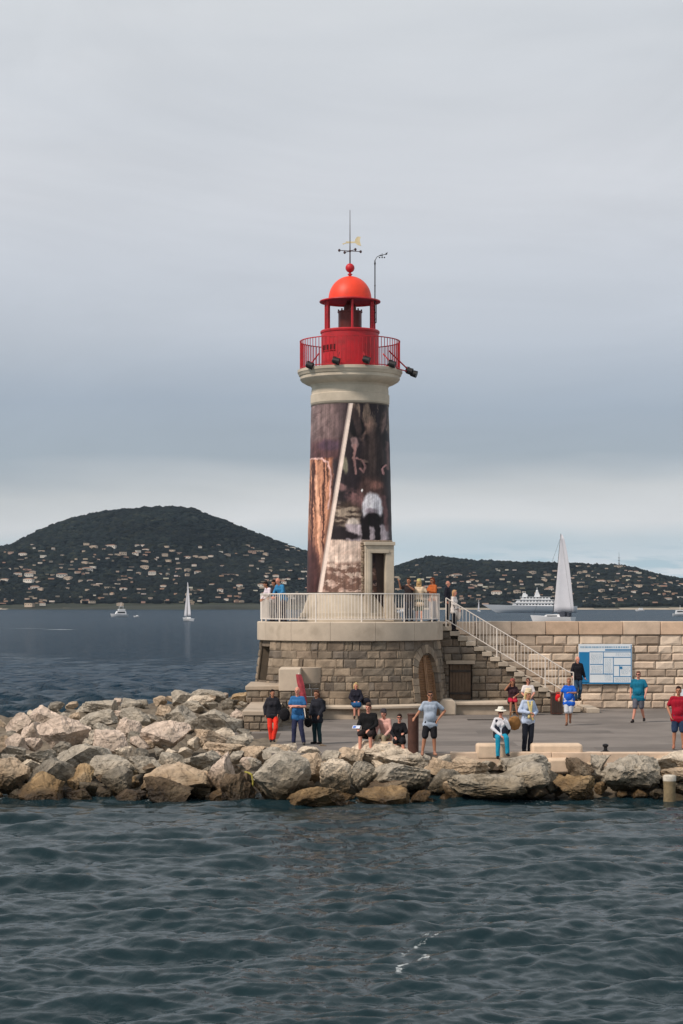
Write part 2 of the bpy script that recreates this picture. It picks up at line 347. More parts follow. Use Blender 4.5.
# farther blue ridge
xs = np.linspace(-3000, 6000, 120); ys = np.linspace(9000, 12000, 12); Xg, Yg = np.meshgrid(xs, ys)
zr = lerp_tab([(-500, 606), (300, 590), (480, 570), (540, 561), (575, 562), (610, 566), (700, 580), (1200, 604)], 341.5 + Xg / 10500 * F)
Zg = (H - (zr - HY) / F * 10500) * np.clip(1 - np.abs(Yg - 10500) / 1500, 0, 1) + WZ
o = grid_mesh('hills_far', np.stack([Xg, Yg, Zg], -1), 120, 12, M('hill_soil')); tag(o, kind='structure')

# pale shore strip
b = MB()
for (x0, x1, Ys) in ((-1500, 300, 2990), (0, 2200, 2890)):
    n = 60
    for i in range(n):
        a = x0 + (x1 - x0) * i / n; c = x0 + (x1 - x0) * (i + 1) / n; h = random.uniform(1.2, 3.2)
        b.add([(a, Ys, WZ), (c, Ys, WZ), (c, Ys + 25, WZ + h), (a, Ys + 25, WZ + h)], [(0, 1, 2, 3)]); b.add([(a, Ys + 25, WZ + h), (c, Ys + 25, WZ + h), (c, Ys + 70, WZ + h), (a, Ys + 70, WZ + h)], [(0, 1, 2, 3)])
tag(b.build('beach', M('sand', rgb(150, 140, 125), rough=1, var=.3, scale=.05, bump=0)), kind='structure')

def build_woods(name, label, hf, Y0, Yr, pxr, n, seed):
    rng = np.random.default_rng(seed)
    # deformed low ball
    ic = bmesh.new(); bmesh.ops.create_icosphere(ic, subdivisions=1, radius=1); bv = np.array([v.co[:] for v in ic.verts]); bf = [[v.index for v in f.verts] for f in ic.faces]; ic.free()
    Y = Y0 + 55 + (Yr - Y0 + 250) * rng.random(n); px = rng.uniform(*pxr, n); X = (px - 341.5) / F * Y
    Z = hf(X, Y); r = rng.uniform(3.2, 7.0, n); keep = Z > WZ + 1
    X, Y, Z, r = X[keep], Y[keep], Z[keep], r[keep]; k = len(X); nv = len(bv)
    sc = np.stack([r * rng.uniform(.8, 1.5, k), r, r * rng.uniform(.5, .85, k)], -1)
    V = bv[None] * sc[:, None] * rng.uniform(.75, 1.25, (k, nv, 1)) + np.stack([X, Y, Z + r * .25], -1)[:, None]
    fa = np.array(bf, np.int32); Fc = (fa[None] + (np.arange(k) * nv)[:, None, None]).reshape(-1, 3)
    me = bpy.data.meshes.new(name); me.vertices.add(k * nv); me.vertices.foreach_set('co', V.astype(np.float32).ravel())
    me.loops.add(Fc.size); me.loops.foreach_set('vertex_index', Fc.ravel().astype(np.int32)); me.polygons.add(len(Fc)); me.polygons.foreach_set('loop_start', np.arange(0, Fc.size, 3, dtype=np.int32)); me.update(calc_edges=True)
    base = np.array(rgb(22, 29, 29)); alt = np.array(rgb(34, 38, 32)); dk = np.array(rgb(13, 20, 23)); q = rng.random((k, 1))
    col = np.where(q < .55, base, np.where(q < .75, alt, dk)) * rng.uniform(.6, 1.4, (k, 1)) * (1 + .35 * np.sin(X / 90 + np.sin(Y / 70) * 2) * np.sin(Z / 14 + X / 200))[:, None]; cv = np.repeat(col, nv, 0)
    ca = me.color_attributes.new('Col', 'FLOAT_COLOR', 'POINT'); ca.data.foreach_set('color', np.concatenate([cv, np.ones((len(cv), 1))], 1).astype(np.float32).ravel())
    me.materials.append(M('woodland', (1, 1, 1), attr=True, rough=1, var=.3, scale=.3, bump=0, spec=.1)); me.validate()
    o = bpy.data.objects.new(name, me); C.objects.link(o); tag(o, label, 'woodland', kind='stuff'); me.shade_smooth()
build_woods('woodland', 'dark green woods covering the tall rounded hill across the bay on the left', hfL, 3000, 3800, (-200, 430), 42000, 1)
build_woods('woodland', 'dark green woods covering the long low hill across the bay on the right', hfR, 2900, 3900, (340, 860), 36000, 2)

# houses
def make_house(wx, dy, hz, roof, flat, wall):
    b = MB(); b.box(-wx / 2, wx / 2, -dy / 2, dy / 2, -3, hz, m=0)
    if flat: b.box(-wx / 2 - .3, wx / 2 + .3, -dy / 2 - .3, dy / 2 + .3, hz + .01, hz + .5, m=0)
    else:
        e = .6; vs = [(-wx / 2 - e, -dy / 2 - e, hz), (wx / 2 + e, -dy / 2 - e, hz), (wx / 2 + e, dy / 2 + e, hz), (-wx / 2 - e, dy / 2 + e, hz), (-wx / 2 + dy * .4, 0, hz + dy * .2), (wx / 2 - dy * .4, 0, hz + dy * .2)]
        b.add(vs, [(0, 1, 5, 4), (1, 2, 5), (2, 3, 4, 5), (3, 0, 4), (3, 2, 1, 0)], 1)
    n = int(wx // 3)
    for fl in range(max(1, int(hz // 3))):
        for i in range(n):
            x = -wx / 2 + (i + .5) * wx / n; b.box(x - .6, x + .6, -dy / 2 - .05, -dy / 2 + .2, fl * 3 + .8, fl * 3 + 2.3, m=2)
    o = b.build('house', [wall, roof, M('house_glass', rgb(40, 45, 50), rough=.3, bump=0)]); C.objects.unlink(o); return o
wl = [M('house_wall_white', rgb(206, 200, 190), bump=0, var=.1), M('house_wall_cream', rgb(182, 166, 148), bump=0, var=.1), M('house_wall_pink', rgb(166, 140, 124), bump=0, var=.1)]
rf = [M('house_roof_tile', rgb(156, 122, 102), bump=0, var=.3, scale=.4), M('house_roof_brown', rgb(150, 134, 120), bump=0, var=.3, scale=.4)]
protos = []
for wi, wn in enumerate(('white', 'cream', 'pinkish')):
    for (wx, dy, hz, flat, sn) in ((8, 7, 3.5, False, 'small'), (13, 8, 4.5, False, 'wide'), (11, 8, 4, True, 'flat-roofed')):
        protos.append((make_house(wx, dy, hz, rf[wi % 2], flat, wl[wi]), wn, sn))
HOUSES = {}
def place_houses(side, pxs, pys, n, hf, Y0, Yr, seed, Yf, density=None):
    rng = random.Random(seed); done = 0; tries = 0; used = []
    while done < n and tries < 12000:
        tries += 1
        px = rng.uniform(*pxs); py = rng.uniform(*pys)
        if density and rng.random() > density(px, py): continue
        if rng.random() > .5 + .5 * math.sin(px * .11 + py * .23) * math.sin(px * .047 - py * .31 + 1): continue
        # find where the view line meets the slope
        Y = Y0 + 30; hit = None
        while Y < Yr:
            if float(hf(XX(px, Y), Y)) + 2 >= ZZ(py, Y): hit = Y; break
            Y += 15
        if not hit: continue
        if any(abs(px - a) < 4.5 and abs(py - c) < 2.4 for a, c in used): continue
        used.append((px, py))
        src, wn, sn = rng.choice(protos[:6] if rng.random() < .75 else protos)
        o = src.copy(); C.objects.link(o); X = XX(px, hit); z = float(hf(X, hit)) + rng.uniform(1.2, 4.5)
        o.location = (X, hit - 4, z); o.rotation_euler = (0, 0, rng.uniform(-.5, .5)); s = rng.choice((.4, .5, .5, .6, .7, .95)); o.scale = (s * rng.uniform(1.0, 1.5), s, s * .85)
        tier = 'by the shore' if py > 595 else 'halfway up' if py > 573 else 'high up'
        HOUSES.setdefault((sn, wn, tier, side), []).append((px, o)); done += 1
place_houses('left', (-25, 312), (546, 606), 182, hfL, 3000, 3800, 4, None, lambda x, y: 1.0 if (568 < y < 592 or y > 600 or 548 < y < 560) else .5)
place_houses('right', (393, 705), (566, 606), 118, hfR, 2900, 3900, 8, None, lambda x, y: (.35 if x < 470 else 1.0) * (1 if y > 572 or x > 560 else .15))

ORD = ['first', 'second', 'third', 'fourth', 'fifth', 'sixth', 'seventh', 'eighth', 'ninth', 'tenth', 'eleventh', 'twelfth', 'thirteenth', 'fourteenth', 'fifteenth', 'sixteenth', 'seventeenth', 'eighteenth', 'nineteenth', 'twentieth'] 
def ordn(i):
    if i < 20: return ORD[i]
    tens = {2: 'twenty', 3: 'thirty', 4: 'forty', 5: 'fifty', 6: 'sixty'}[(i + 1) // 10]; u = (i + 1) % 10
    return {'twenty': 'twentieth', 'thirty': 'thirtieth', 'forty': 'fortieth', 'fifty': 'fiftieth', 'sixty': 'sixtieth'}[tens] if u == 0 else tens + '-' + ORD[u - 1]
for (sn, wn, tier, side), lst in HOUSES.items():
    lst.sort(key=lambda q: q[0])
    for i, (_, o) in enumerate(lst): tag(o, f'tiny {sn} {wn} house {tier} on the {side} hill' + (f', {ordn(i)} such from left' if len(lst) > 1 else ''), 'house', f'houses on the {side} hill')
# beyond those: the countless specks of wall and roof between the trees
rg = random.Random(77); b = MB(); cols3 = [rgb(196, 188, 176), rgb(172, 156, 140), rgb(160, 130, 112), rgb(120, 112, 100)]
for (hf, Y0, Yr, a0, a1, lo, hi, n) in ((hfL, 3000, 3800, -40, 312, 556, 607, 330), (hfR, 2900, 3900, 393, 720, 572, 606, 300)):
    for _ in range(n):
        px, py = rg.uniform(a0, a1), hi - (hi - lo) * rg.random() ** 1.1; Y = Y0 + 30
        if rg.random() > .55 + .6 * math.sin(px * .09 + py * .2 + 2) * math.sin(px * .041 - py * .27): continue
        while Y < Yr and float(hf(XX(px, Y), Y)) + 2 < ZZ(py, Y): Y += 20
        if Y >= Yr: continue
        X = XX(px, Y); z = float(hf(X, Y)) + rg.uniform(3, 6); w_ = rg.uniform(1.5, 5); b.col = tuple(c * rg.uniform(.9, 1.0) for c in rg.choice(cols3)); b.box(X - w_, X + w_, Y - 9, Y - 3, z, z + rg.uniform(1.2, 3))
tag(b.build('house_cluster', M('village_walls', (1, 1, 1), attr=True, bump=0, var=.15, scale=.3)), 'countless far specks of pale walls and roofs among the trees of both hills', 'houses', kind='stuff')
# hilltop mast
t = thing('radio_mast', 'thin lattice radio mast on the crest of the right hill', 'mast', (XX(619, 3850), 3850, ZZ(569, 3850) - 4))
b = MB(); b.tube((0, 0, 0), (0, 0, 26), 1.1, .5); b.build('mast_tower', M('mast_grey', rgb(110, 115, 120), bump=0), t)
b = MB(); b.tube((0, 0, 26), (0, 0, 36), .4, .2)
for z in (14, 20, 25): b.box(-2, 2, -.3, .3, z, z + 1)
b.build('antenna', M('mast_grey'), t)

# ---------------------------------------------------------------- sea haze: even, thin, round everything
HAZE = .000021
b = MB(); b.box(-5200, 7200, -60, 13500, WZ - 8, 420)
hm = bpy.data.materials.new('haze_air'); hm.use_nodes = True; t_ = hm.node_tree; t_.nodes.clear(); o_ = nn(t_, 'ShaderNodeOutputMaterial'); pv = nn(t_, 'ShaderNodeVolumePrincipled')
pv.inputs['Color'].default_value = (.62, .80, 1.0, 1); pv.inputs['Density'].default_value = HAZE; pv.inputs['Anisotropy'].default_value = .2; t_.links.new(pv.outputs[0], o_.inputs['Volume'])
hz_ = b.build('haze', hm); tag(hz_, 'thin bluish sea haze over the bay', 'haze', kind='stuff')
# ================================================================ MASONRY
def masonry(mb, u0, u1, v0, v1, ch, bw, fmap, openings, cols, prot=.03, gap=.012, seed=1, jitter=.25, rnd=.012, depth=.06, vary_h=.12):
    rg = random.Random(seed); v = v0
    while v < v1 - .02:
        h = ch * rg.uniform(1 - vary_h, 1 + vary_h); h = min(h, v1 - v)
        if v1 - (v + h) < ch * .5: h = v1 - v
        iv = [(u0, u1)]
        for (a, c, d, e) in openings:
            if v + h > d + .01 and v < e - .01:
                nv = []
                for (p, q) in iv:
                    if c <= p or a >= q: nv.append((p, q))
                    else:
                        if a > p + .05: nv.append((p, a))
                        if c < q - .05: nv.append((c, q))
                iv = nv
        for (p, q) in iv:
            x = p - rg.uniform(0, bw) * (p == u0)
            while x < q - .01:
                wd = bw * rg.uniform(1 - jitter * 2, 1 + jitter * 2)
                x2 = min(x + wd, q)
                if q - x2 < bw * .3: x2 = q
                a = max(x, p)
                if x2 > a + .04:
                    col = rg.choice(cols); k = rg.uniform(.72, 1.16); mb.col = tuple(c * k for c in col)
                    nx, nz = 5, 4; vs = []; pr = prot * rg.uniform(.4, 1.3)
                    for j in range(nz):
                        for i in range(nx):
                            tu, tv = (0, .1, .5, .9, 1)[i], (0, .18, .82, 1)[j]
                            edge = i in (0, nx - 1) or j in (0, nz - 1)
                            dd = 0 if edge else pr + rg.uniform(-rnd, rnd)
                            cr = .0 if edge else 1
                            uu = a + gap + (x2 - a - 2 * gap) * tu + (rg.uniform(-.008, .008)); vv = v + gap + (h - 2 * gap) * tv + rg.uniform(-.006, .006)
                            vs.append(fmap(uu, vv, dd))
                    # short return to the mortar
                    ring = [0, 1, 2, 3, 4, 9, 14, 19, 18, 17, 16, 15, 10, 5]
                    base = len(vs)
                    for r_ in ring:
                        i, j = r_ % nx, r_ // nx; tu, tv = (0, .1, .5, .9, 1)[i], (0, .18, .82, 1)[j]
                        vs.append(fmap(a + gap + (x2 - a - 2 * gap) * tu, v + gap + (h - 2 * gap) * tv, -depth))
                    fs = [(j * nx + i, j * nx + i + 1, (j + 1) * nx + i + 1, (j + 1) * nx + i) for j in range(nz - 1) for i in range(nx - 1)]
                    n = len(ring)
                    fs += [(ring[i], base + i, base + (i + 1) % n, ring[(i + 1) % n]) for i in range(n)]
                    mb.add(vs, fs)
                x = x2
        v += h
    mb.col = (1, 1, 1.001)
STONE = M('rubble_stone', (1, 1, 1), attr=True, rough=.92, var=.38, scale=2.2, bump=.6, bscale=22, dist=.03, tint=(rgb(74, 68, 60), .9, .56, .5))
PALE = M('rusticated_stone', (1, 1, 1), attr=True, rough=.9, var=.2, scale=2.5, bump=.5, bscale=20, dist=.02)
MORTAR = M('mortar', rgb(110, 99, 87), rough=1, var=.3, scale=4, bump=.4)
DRESS = M('dressed_limestone', rgb(192, 178, 160), rough=.85, var=.14, scale=1.6, bump=.25, bscale=30, dist=.01, tint=(rgb(135, 124, 108), 1.1, .58, .35))
CONC = M('weathered_concrete', rgb(170, 156, 139), rough=.9, var=.18, scale=1.4, bump=.35, bscale=18, dist=.01, tint=(rgb(110, 100, 88), .8, .55, .4))
CWHITE = M('white_rail_paint', rgb(222, 214, 205), rough=.45, var=.08, scale=6, bump=0, spec=.4)
drumc = [rgb(138, 125, 109), rgb(122, 112, 99), rgb(148, 133, 115), rgb(112, 103, 93), rgb(132, 119, 103), rgb(120, 107, 93)]
wallc = [rgb(206, 188, 168), rgb(190, 172, 153), rgb(216, 198, 178), rgb(198, 178, 158), rgb(178, 160, 142)]

# ---------------------------------------------------------------- quay
AX, AY = XX(350, 78.5), 78.5
QUAY = M('quay_asphalt', rgb(118, 112, 107), rough=.95, var=.16, scale=.6, bump=.5, bscale=60, dist=.006, tint=(rgb(94, 89, 85), .35, .47, .6))
QF = 57.0
b = MB(); b.box(-2.0, 70, QF, 82.2, -2.2, 0); b.box(-3.95, -2.0, 66, 82.2, -2.2, 0)
tag(b.build('quay', QUAY), kind='structure')
b = MB(); x = 3.1; rg = random.Random(5)
while x < 60:
    l = rg.uniform(1.0, 1.6); b.box(x + .006, x + l - .006, QF - .38, QF + .05, -.45, .045 + rg.uniform(-.008, .008)); x += l
tag(b.build('quay_kerb', M('kerb_limestone', rgb(200, 178, 156), rough=.9, var=.25, scale=1.5, bump=.5), bevel=.02, smooth=30), kind='structure')
# repair patches and a tar seam on the paving
b = MB()
for (x0, x1, y0, y1) in ((1.2, 5.3, 60.2, 62.0), (4.5, 9.0, 66.0, 67.4), (7.5, 16, 58.6, 59.5), (-1.2, 1.0, 64, 67)):
    b.box(x0, x1, y0, y1, -.05, .004)
tag(b.build('quay_patches', M('patch_asphalt', rgb(100, 95, 91), rough=.95, var=.2, scale=1.2, bump=.5, bscale=60, dist=.006)), kind='structure')

# ---------------------------------------------------------------- breakwater wall
WY = 82.0; WT = ZZ(621.5, WY)
bw_ = thing('breakwater_wall', 'long high breakwater wall of pale rusticated stone blocks behind the quay', 'wall', (0, WY, 0))
b = MB(); b.box(3.6, 60, .02, 5.5, -2.3, WT - .52); b.build('wall_core', MORTAR, bw_)
b = MB(); masonry(b, 3.6, 45, 0, WT - .55, .322, .74, lambda u, v, d: (u, -d - .02, v), [], wallc, prot=.05, gap=.012, seed=3, vary_h=.03, jitter=.22, rnd=.016)
b.build('stone_facing', PALE, bw_)
b = MB(); x = 3.6; rg = random.Random(2)
while x < 45:
    l = rg.uniform(1.25, 1.9); k = rg.uniform(.82, 1.12); c0 = rg.choice([rgb(208, 186, 164), rgb(196, 170, 146), rgb(216, 196, 176)]); b.col = tuple(q * k for q in c0)
    b.box(x + .008, x + l - .008, -.10, .75 + .2, WT - .54, WT + rg.uniform(-.012, .012)); x += l
b.build('coping', PALE, bw_, bevel=.03, smooth=30)
b = MB(); b.box(3.6, 60, .955, 5.7, WT - .5, WT - .1); b.build('walkway', CONC, bw_)

# ---------------------------------------------------------------- round stone base
PT = 3.6; RT, RB = 3.50, 3.86; BZ = ZZ(641, 75)
def cyl(u, v, d):
    r = RB + (RT - RB) * min(max(v / 2.95, -.4), 1) + d; a = u / 3.68
    return (r * math.sin(a), -r * math.cos(a), v)
base = thing('stone_platform', 'round platform of rough grey-brown stone with pale parapet band carrying the lighthouse', 'platform', (AX, AY, 0))
def ang(deg): return R(deg) * 3.68
DU, DW = ang(54.5), 1.34             # door centre along the wall, width
NU = ang(-69)                        # niche
dh = ZZ(653, 76.3)
ops = [(DU - DW / 2 - .26, DU + DW / 2 + .26, -.5, dh - .35), (DU - DW / 2 - .05, DU + DW / 2 + .05, dh - .4, dh + .30), (NU - .55, NU + .55, ZZ(681, 77), ZZ(646, 77))]
b = MB(); masonry(b, ang(-180), ang(180), -1.8, BZ, .285, .50, cyl, ops, drumc, prot=.026, gap=.008, seed=11, jitter=.34, vary_h=.2, rnd=.018)
b.build('stone_facing', STONE, base)
# mortar shell with the openings left out
b = MB(); nu, nv = 220, 60
for i in range(nu):
    for j in range(nv):
        ua, ub = ang(-180 + 360 * i / nu), ang(-180 + 360 * (i + 1) / nu); va, vb = -2 + (BZ + 2) * j / nv, -2 + (BZ + 2) * (j + 1) / nv
        um, vm_ = (ua + ub) / 2, (va + vb) / 2
        if any(a < um < c and d < vm_ < e for a, c, d, e in ((DU - DW / 2 - .02, DU + DW / 2 + .02, 0, dh - .05), ops[2])): continue
        b.add([cyl(ua, va, -.03), cyl(ub, va, -.03), cyl(ub, vb, -.03), cyl(ua, vb, -.03)], [(0, 1, 2, 3)])
b.build('mortar_core', MORTAR, base, recalc=False)
# arch surround
b = MB(); zc = dh - DW / 2 * 1.15; rg = random.Random(4)
def voussoir(p, q):
    kk = rg.uniform(.9, 1.1); b.col = tuple(c * kk for c in rg.choice(drumc)); b.add([*p, *q], [(0, 1, 2, 3), (4, 5, 6, 7), (0, 1, 5, 4), (1, 2, 6, 5), (2, 3, 7, 6), (3, 0, 4, 7)])
for s in (-1, 1):
    z = 0
    while z < zc - .02:
        h = min(rg.uniform(.26, .36), zc - z); wd = rg.uniform(.22, .32); ui, uo = DU + s * DW / 2, DU + s * (DW / 2 + wd)
        quad = [(ui, z + .01), (uo, z + .01), (uo, z + h - .01), (ui, z + h - .01)]
        voussoir([cyl(*q, .06) for q in quad], [cyl(*q, -.35) for q in quad]); z += h
N = 11
for i in range(N):
    a0, a1 = math.pi * (i + .04) / N, math.pi * (i + .96) / N; ri, ro = DW / 2, DW / 2 + rg.uniform(.24, .30)
    quad = [(DU + ri * math.cos(a0), zc + 1.15 * ri * math.sin(a0)), (DU + ro * math.cos(a0), zc + 1.15 * ro * math.sin(a0)), (DU + ro * math.cos(a1), zc + 1.15 * ro * math.sin(a1)), (DU + ri * math.cos(a1), zc + 1.15 * ri * math.sin(a1))]
    voussoir([cyl(*q, .06) for q in quad], [cyl(*q, -.35) for q in quad])
b.build('door_surround', STONE, base)
# arched double door of louvred brown wood, each leaf a part
WOOD = M('weathered_brown_wood', rgb(140, 108, 80), rough=.7, var=.3, scale=3, bump=.4, bscale=25)
for s in (-1, 1):
    b = MB(); n = 26
    for k in range(n):
        z0, z1 = dh * k / n, dh * (k + 1) / n; zm = (z0 + z1) / 2
        hw = DW / 2 if zm < zc else DW / 2 * math.sqrt(max(0, 1 - ((zm - zc) / (1.15 * DW / 2)) ** 2))
        if hw < .06: continue
        a, c = DU + s * .012, DU + s * hw
        vs = [cyl(a, z0, -.16), cyl(c, z0, -.16), cyl(c, z1 - .012, -.12), cyl(a, z1 - .012, -.12), cyl(a, z0, -.22), cyl(c, z0, -.22), cyl(c, z1, -.22), cyl(a, z1, -.22)]
        b.add(vs, [(0, 1, 2, 3), (0, 1, 5, 4), (3, 2, 6, 7), (0, 3, 7, 4), (1, 2, 6, 5), (4, 5, 6, 7)])
    for (ua, ub) in ((DU + s * .012, DU + s * .09), (DU + s * (DW / 2 - .09), DU + s * DW / 2)):
        top = zc if ub * s > DU * s + .3 else dh - .02
        quad = [(ua, 0.01), (ub, 0.01), (ub, top), (ua, top)]
        b.add([*[cyl(*q, -.10) for q in quad], *[cyl(*q, -.21) for q in quad]], [(0, 1, 2, 3), (0, 1, 5, 4), (1, 2, 6, 5), (2, 3, 7, 6), (3, 0, 4, 7)])
    d_ = b.build('door_leaf', WOOD, base)
# niche
b = MB(); z0, z1 = ops[2][2], ops[2][3]
for (q0, q1) in (((NU - .55, 0), (NU - .40, -.9)), ((NU + .55, 0), (NU + .40, -.9))):
    b.add([cyl(q0[0], z0, q0[1]), cyl(q1[0], z0, q1[1]), cyl(q1[0], z1, q1[1]), cyl(q0[0], z1, q0[1])], [(0, 1, 2, 3)])
b.add([cyl(NU - .40, z0, -.9), cyl(NU + .40, z0, -.9), cyl(NU + .40, z1, -.9), cyl(NU - .40, z1, -.9)], [(0, 1, 2, 3)])
for z in (z0, z1): b.add([cyl(NU - .55, z, 0), cyl(NU + .55, z, 0), cyl(NU + .40, z, -.9), cyl(NU - .40, z, -.9)], [(0, 1, 2, 3)])
b.build('niche', M('niche_stone', rgb(92, 82, 70), bump=.5), base, recalc=False)
# inside of the doorway
# parapet band of big pale panels
b = MB(); cuts = [-180, -142, -118, -92, -64, -38, -12, 15, 42, 68, 96, 120, 150, 180]
for a0, a1 in zip(cuts[:-1], cuts[1:]):
    k = random.uniform(.93, 1.06); b.col = rgb(190, 177, 160, k)
    g_ = .09; b.lathe([(3.3, BZ), (3.63, BZ), (3.64, BZ + .04), (3.64, PT - .03), (3.61, PT), (3.3, PT)], 12, a0 + g_, a1 - g_)
    for aa in (a0 + g_, a1 - g_):
        p_ = [(3.3, BZ), (3.63, BZ), (3.64, BZ + .04), (3.64, PT - .03), (3.61, PT), (3.3, PT)]
        b.add([(r * math.sin(R(aa)), -r * math.cos(R(aa)), z) for r, z in p_], [tuple(range(6))])
b.build('parapet_band', M('parapet_stone', (1, 1, 1), attr=True, rough=.85, var=.12, scale=1.3, bump=.2, bscale=30, dist=.008, tint=(rgb(128, 117, 103), 1.0, .56, .4)), base, smooth=30)
b = MB(); b.lathe([(3.5, BZ + .02), (3.5, PT - .03), (0.01, PT - .03)], 64); b.box(2.3, 3.55, .2, 3.4, BZ, PT - .034); b.build('deck', CONC, base)
# railing
def rail_ring(mb, r, z, a0, a1, w, h, seg=90): mb.lathe([(r - w / 2, z), (r + w / 2, z), (r + w / 2, z + h), (r - w / 2, z + h), (r - w / 2, z)], seg, a0, a1)
rl = MB(); A0, A1 = -165, 82; RR = 3.5; RTOP = PT + 1.08
rail_ring(rl, RR, RTOP - .035, A0, A1, .055, .04); rail_ring(rl, RR, PT + .09, A0, A1, .04, .03)
rl.build('handrail', CWHITE, base, smooth=30)
rl = MB(); a = A0; k = 0; step = math.degrees(.125 / RR)
while a < A1:
    x, y = RR * math.sin(R(a)), -RR * math.cos(R(a)); big = k % 14 == 0
    if not big: rl.tube((x, y, PT + .10), (x, y, RTOP - .02), .014, seg=5, cap=False)
    a += step; k += 1
rl.build('balusters', CWHITE, base)
a = A0; k = 0
while a < A1 + step * 14:
    aa = min(a, A1); x, y = RR * math.sin(R(aa)), -RR * math.cos(R(aa)); p_ = MB(); p_.tube((x, y, PT - .02), (x, y, RTOP), .03, seg=8); p_.build('rail_post', CWHITE, base); a += step * 14

# ---------------------------------------------------------------- staircase
SY = 78.6; SX0 = XX(443, SY); SX1 = XX(588, SY); NS = 18; sh = PT / NS; sr = (SX1 - SX0) / NS
st = thing('staircase', 'stone staircase with white railing climbing from the quay to the lighthouse platform', 'staircase', (0, SY, 0))
def steptop(x): return max(0, PT - math.ceil((x - SX0) / sr - 1e-6) * sh) if x > SX0 else PT
wx0, wx1, wz0, wz1 = XX(449, SY), XX(472, SY), ZZ(700, SY), ZZ(664, SY)
poly = [(SX0 - .45, -.2), (SX1, -.2)]
b = MB(); b.prism([(SX0 - .45, -2), (SX1, -2), (SX1, sh - .12), ] + [q for i in range(NS - 1, 0, -1) for q in ((SX0 + i * sr, PT - (i + 1) * sh - .02 - 0.06), (SX0 + i * sr, PT - i * sh - .08))] + [(SX0, PT - sh - .08), (SX0, PT - .08), (SX0 - .45, PT - .08)], .33, 3.36, axis='y')
b.build('stair_core', MORTAR, st)
# facing: masonry by short columns under the steps
b = MB()
def fm(u, v, d): return (u, .03 - d, v)
ch = .29; v = 0; rg = random.Random(8)
for row in range(13):
    v0_, v1_ = row * ch, (row + 1) * ch
    # right limit of this course: where the step underside passes above it
    n_ok = int((PT - .08 - v1_) / sh + 1e-6); xr = SX0 + n_ok * sr
    if xr <= SX0 - .2 or v1_ > PT - .08: continue
    masonry(b, SX0 - .40, xr, v0_, v1_, ch, .46, fm, [(wx0, wx1, wz0, wz1)], drumc, seed=50 + row, vary_h=0)
b.build('stone_facing', STONE, st)
b = MB()
b.add([(SX0 - .4, .09, 0), (wx0, .09, 0), (wx0, .09, PT - .1), (SX0 - .4, .09, PT - .1)], [(0, 1, 2, 3)])
b.add([(wx0, .09, 0), (wx1, .09, 0), (wx1, .09, wz0), (wx0, .09, wz0)], [(0, 1, 2, 3)]); b.add([(wx0, .09, wz1), (wx1, .09, wz1), (wx1, .09, wz1 + .35), (wx0, .09, wz1 + .35)], [(0, 1, 2, 3)])
pts = [(wx1, 0), (SX1 - .01, 0)] + [(SX0 + i * sr, PT - i * sh - .1) for i in range(NS - 1, 1, -1)]
pts = [q for q in pts if q[0] > wx1 + .01 or q[1] == 0] + [(wx1, wz1 + .6)]
b.add([(x, .09, z) for x, z in pts], [tuple(range(len(pts)))])
b.build('mortar_face', MORTAR, st, recalc=False)
b = MB(); rg = random.Random(9)
for i in range(NS):
    x0 = SX0 + i * sr; z1 = PT - (i + 0) * sh
    k = rg.uniform(.85, 1.1); b.col = rgb(176, 164, 148, k)
    b.box(x0 - .05, x0 + sr + .02, -.05, 3.36, z1 - sh - .17, z1 - sh)
b.col = rgb(180, 168, 152); b.box(SX1 - .04, SX1 + .45, -.08, 3.36, 0, .17); b.box(SX0 - .5, SX0 - .04, -.06, 3.36, PT - .2, PT - .012)
b.build('steps', PALE, st, bevel=.012, smooth=30)
# rusty patch of exposed orange stone beside the lower steps
# shuttered window
b = MB(); b.add([(wx0, .03, wz0), (wx0, .4, wz0), (wx0, .4, wz1), (wx0, .03, wz1)], [(0, 1, 2, 3)]); b.add([(wx1, .03, wz0), (wx1, .4, wz0), (wx1, .4, wz1), (wx1, .03, wz1)], [(0, 1, 2, 3)])
b.add([(wx0, .03, wz1), (wx1, .03, wz1), (wx1, .4, wz1), (wx0, .4, wz1)], [(0, 1, 2, 3)]); b.add([(wx0, .03, wz0), (wx1, .03, wz0), (wx1, .4, wz0), (wx0, .4, wz0)], [(0, 1, 2, 3)])
b.build('window_reveal', MORTAR, st, recalc=False)
sh_ = MB(); n = 7
for i in range(n):
    x0 = wx0 + .03 + (wx1 - wx0 - .06) * i / n; x1 = wx0 + .03 + (wx1 - wx0 - .06) * (i + 1) / n; sh_.box(x0 + .006, x1 - .006, .12 + random.uniform(0, .01), .17, wz0 + .02, wz1 - .03)
shut = sh_.build('window_shutter', M('shutter_wood', rgb(104, 86, 70), rough=.75, var=.3, scale=3, bump=.4), st)
for (za_, zb_) in ((wz0 + .22, wz0 + .30), (wz1 - .32, wz1 - .24)): b = MB(); b.box(wx0 + .05, wx1 - .05, .085, .12, za_, zb_); b.build('batten', M('iron_dark', rgb(62, 56, 52), rough=.7, bump=0), shut)
b = MB(); b.box(wx0 - .12, wx1 + .12, -.06, .3, wz1, wz1 + .14); b.build('lintel', CONC, st)
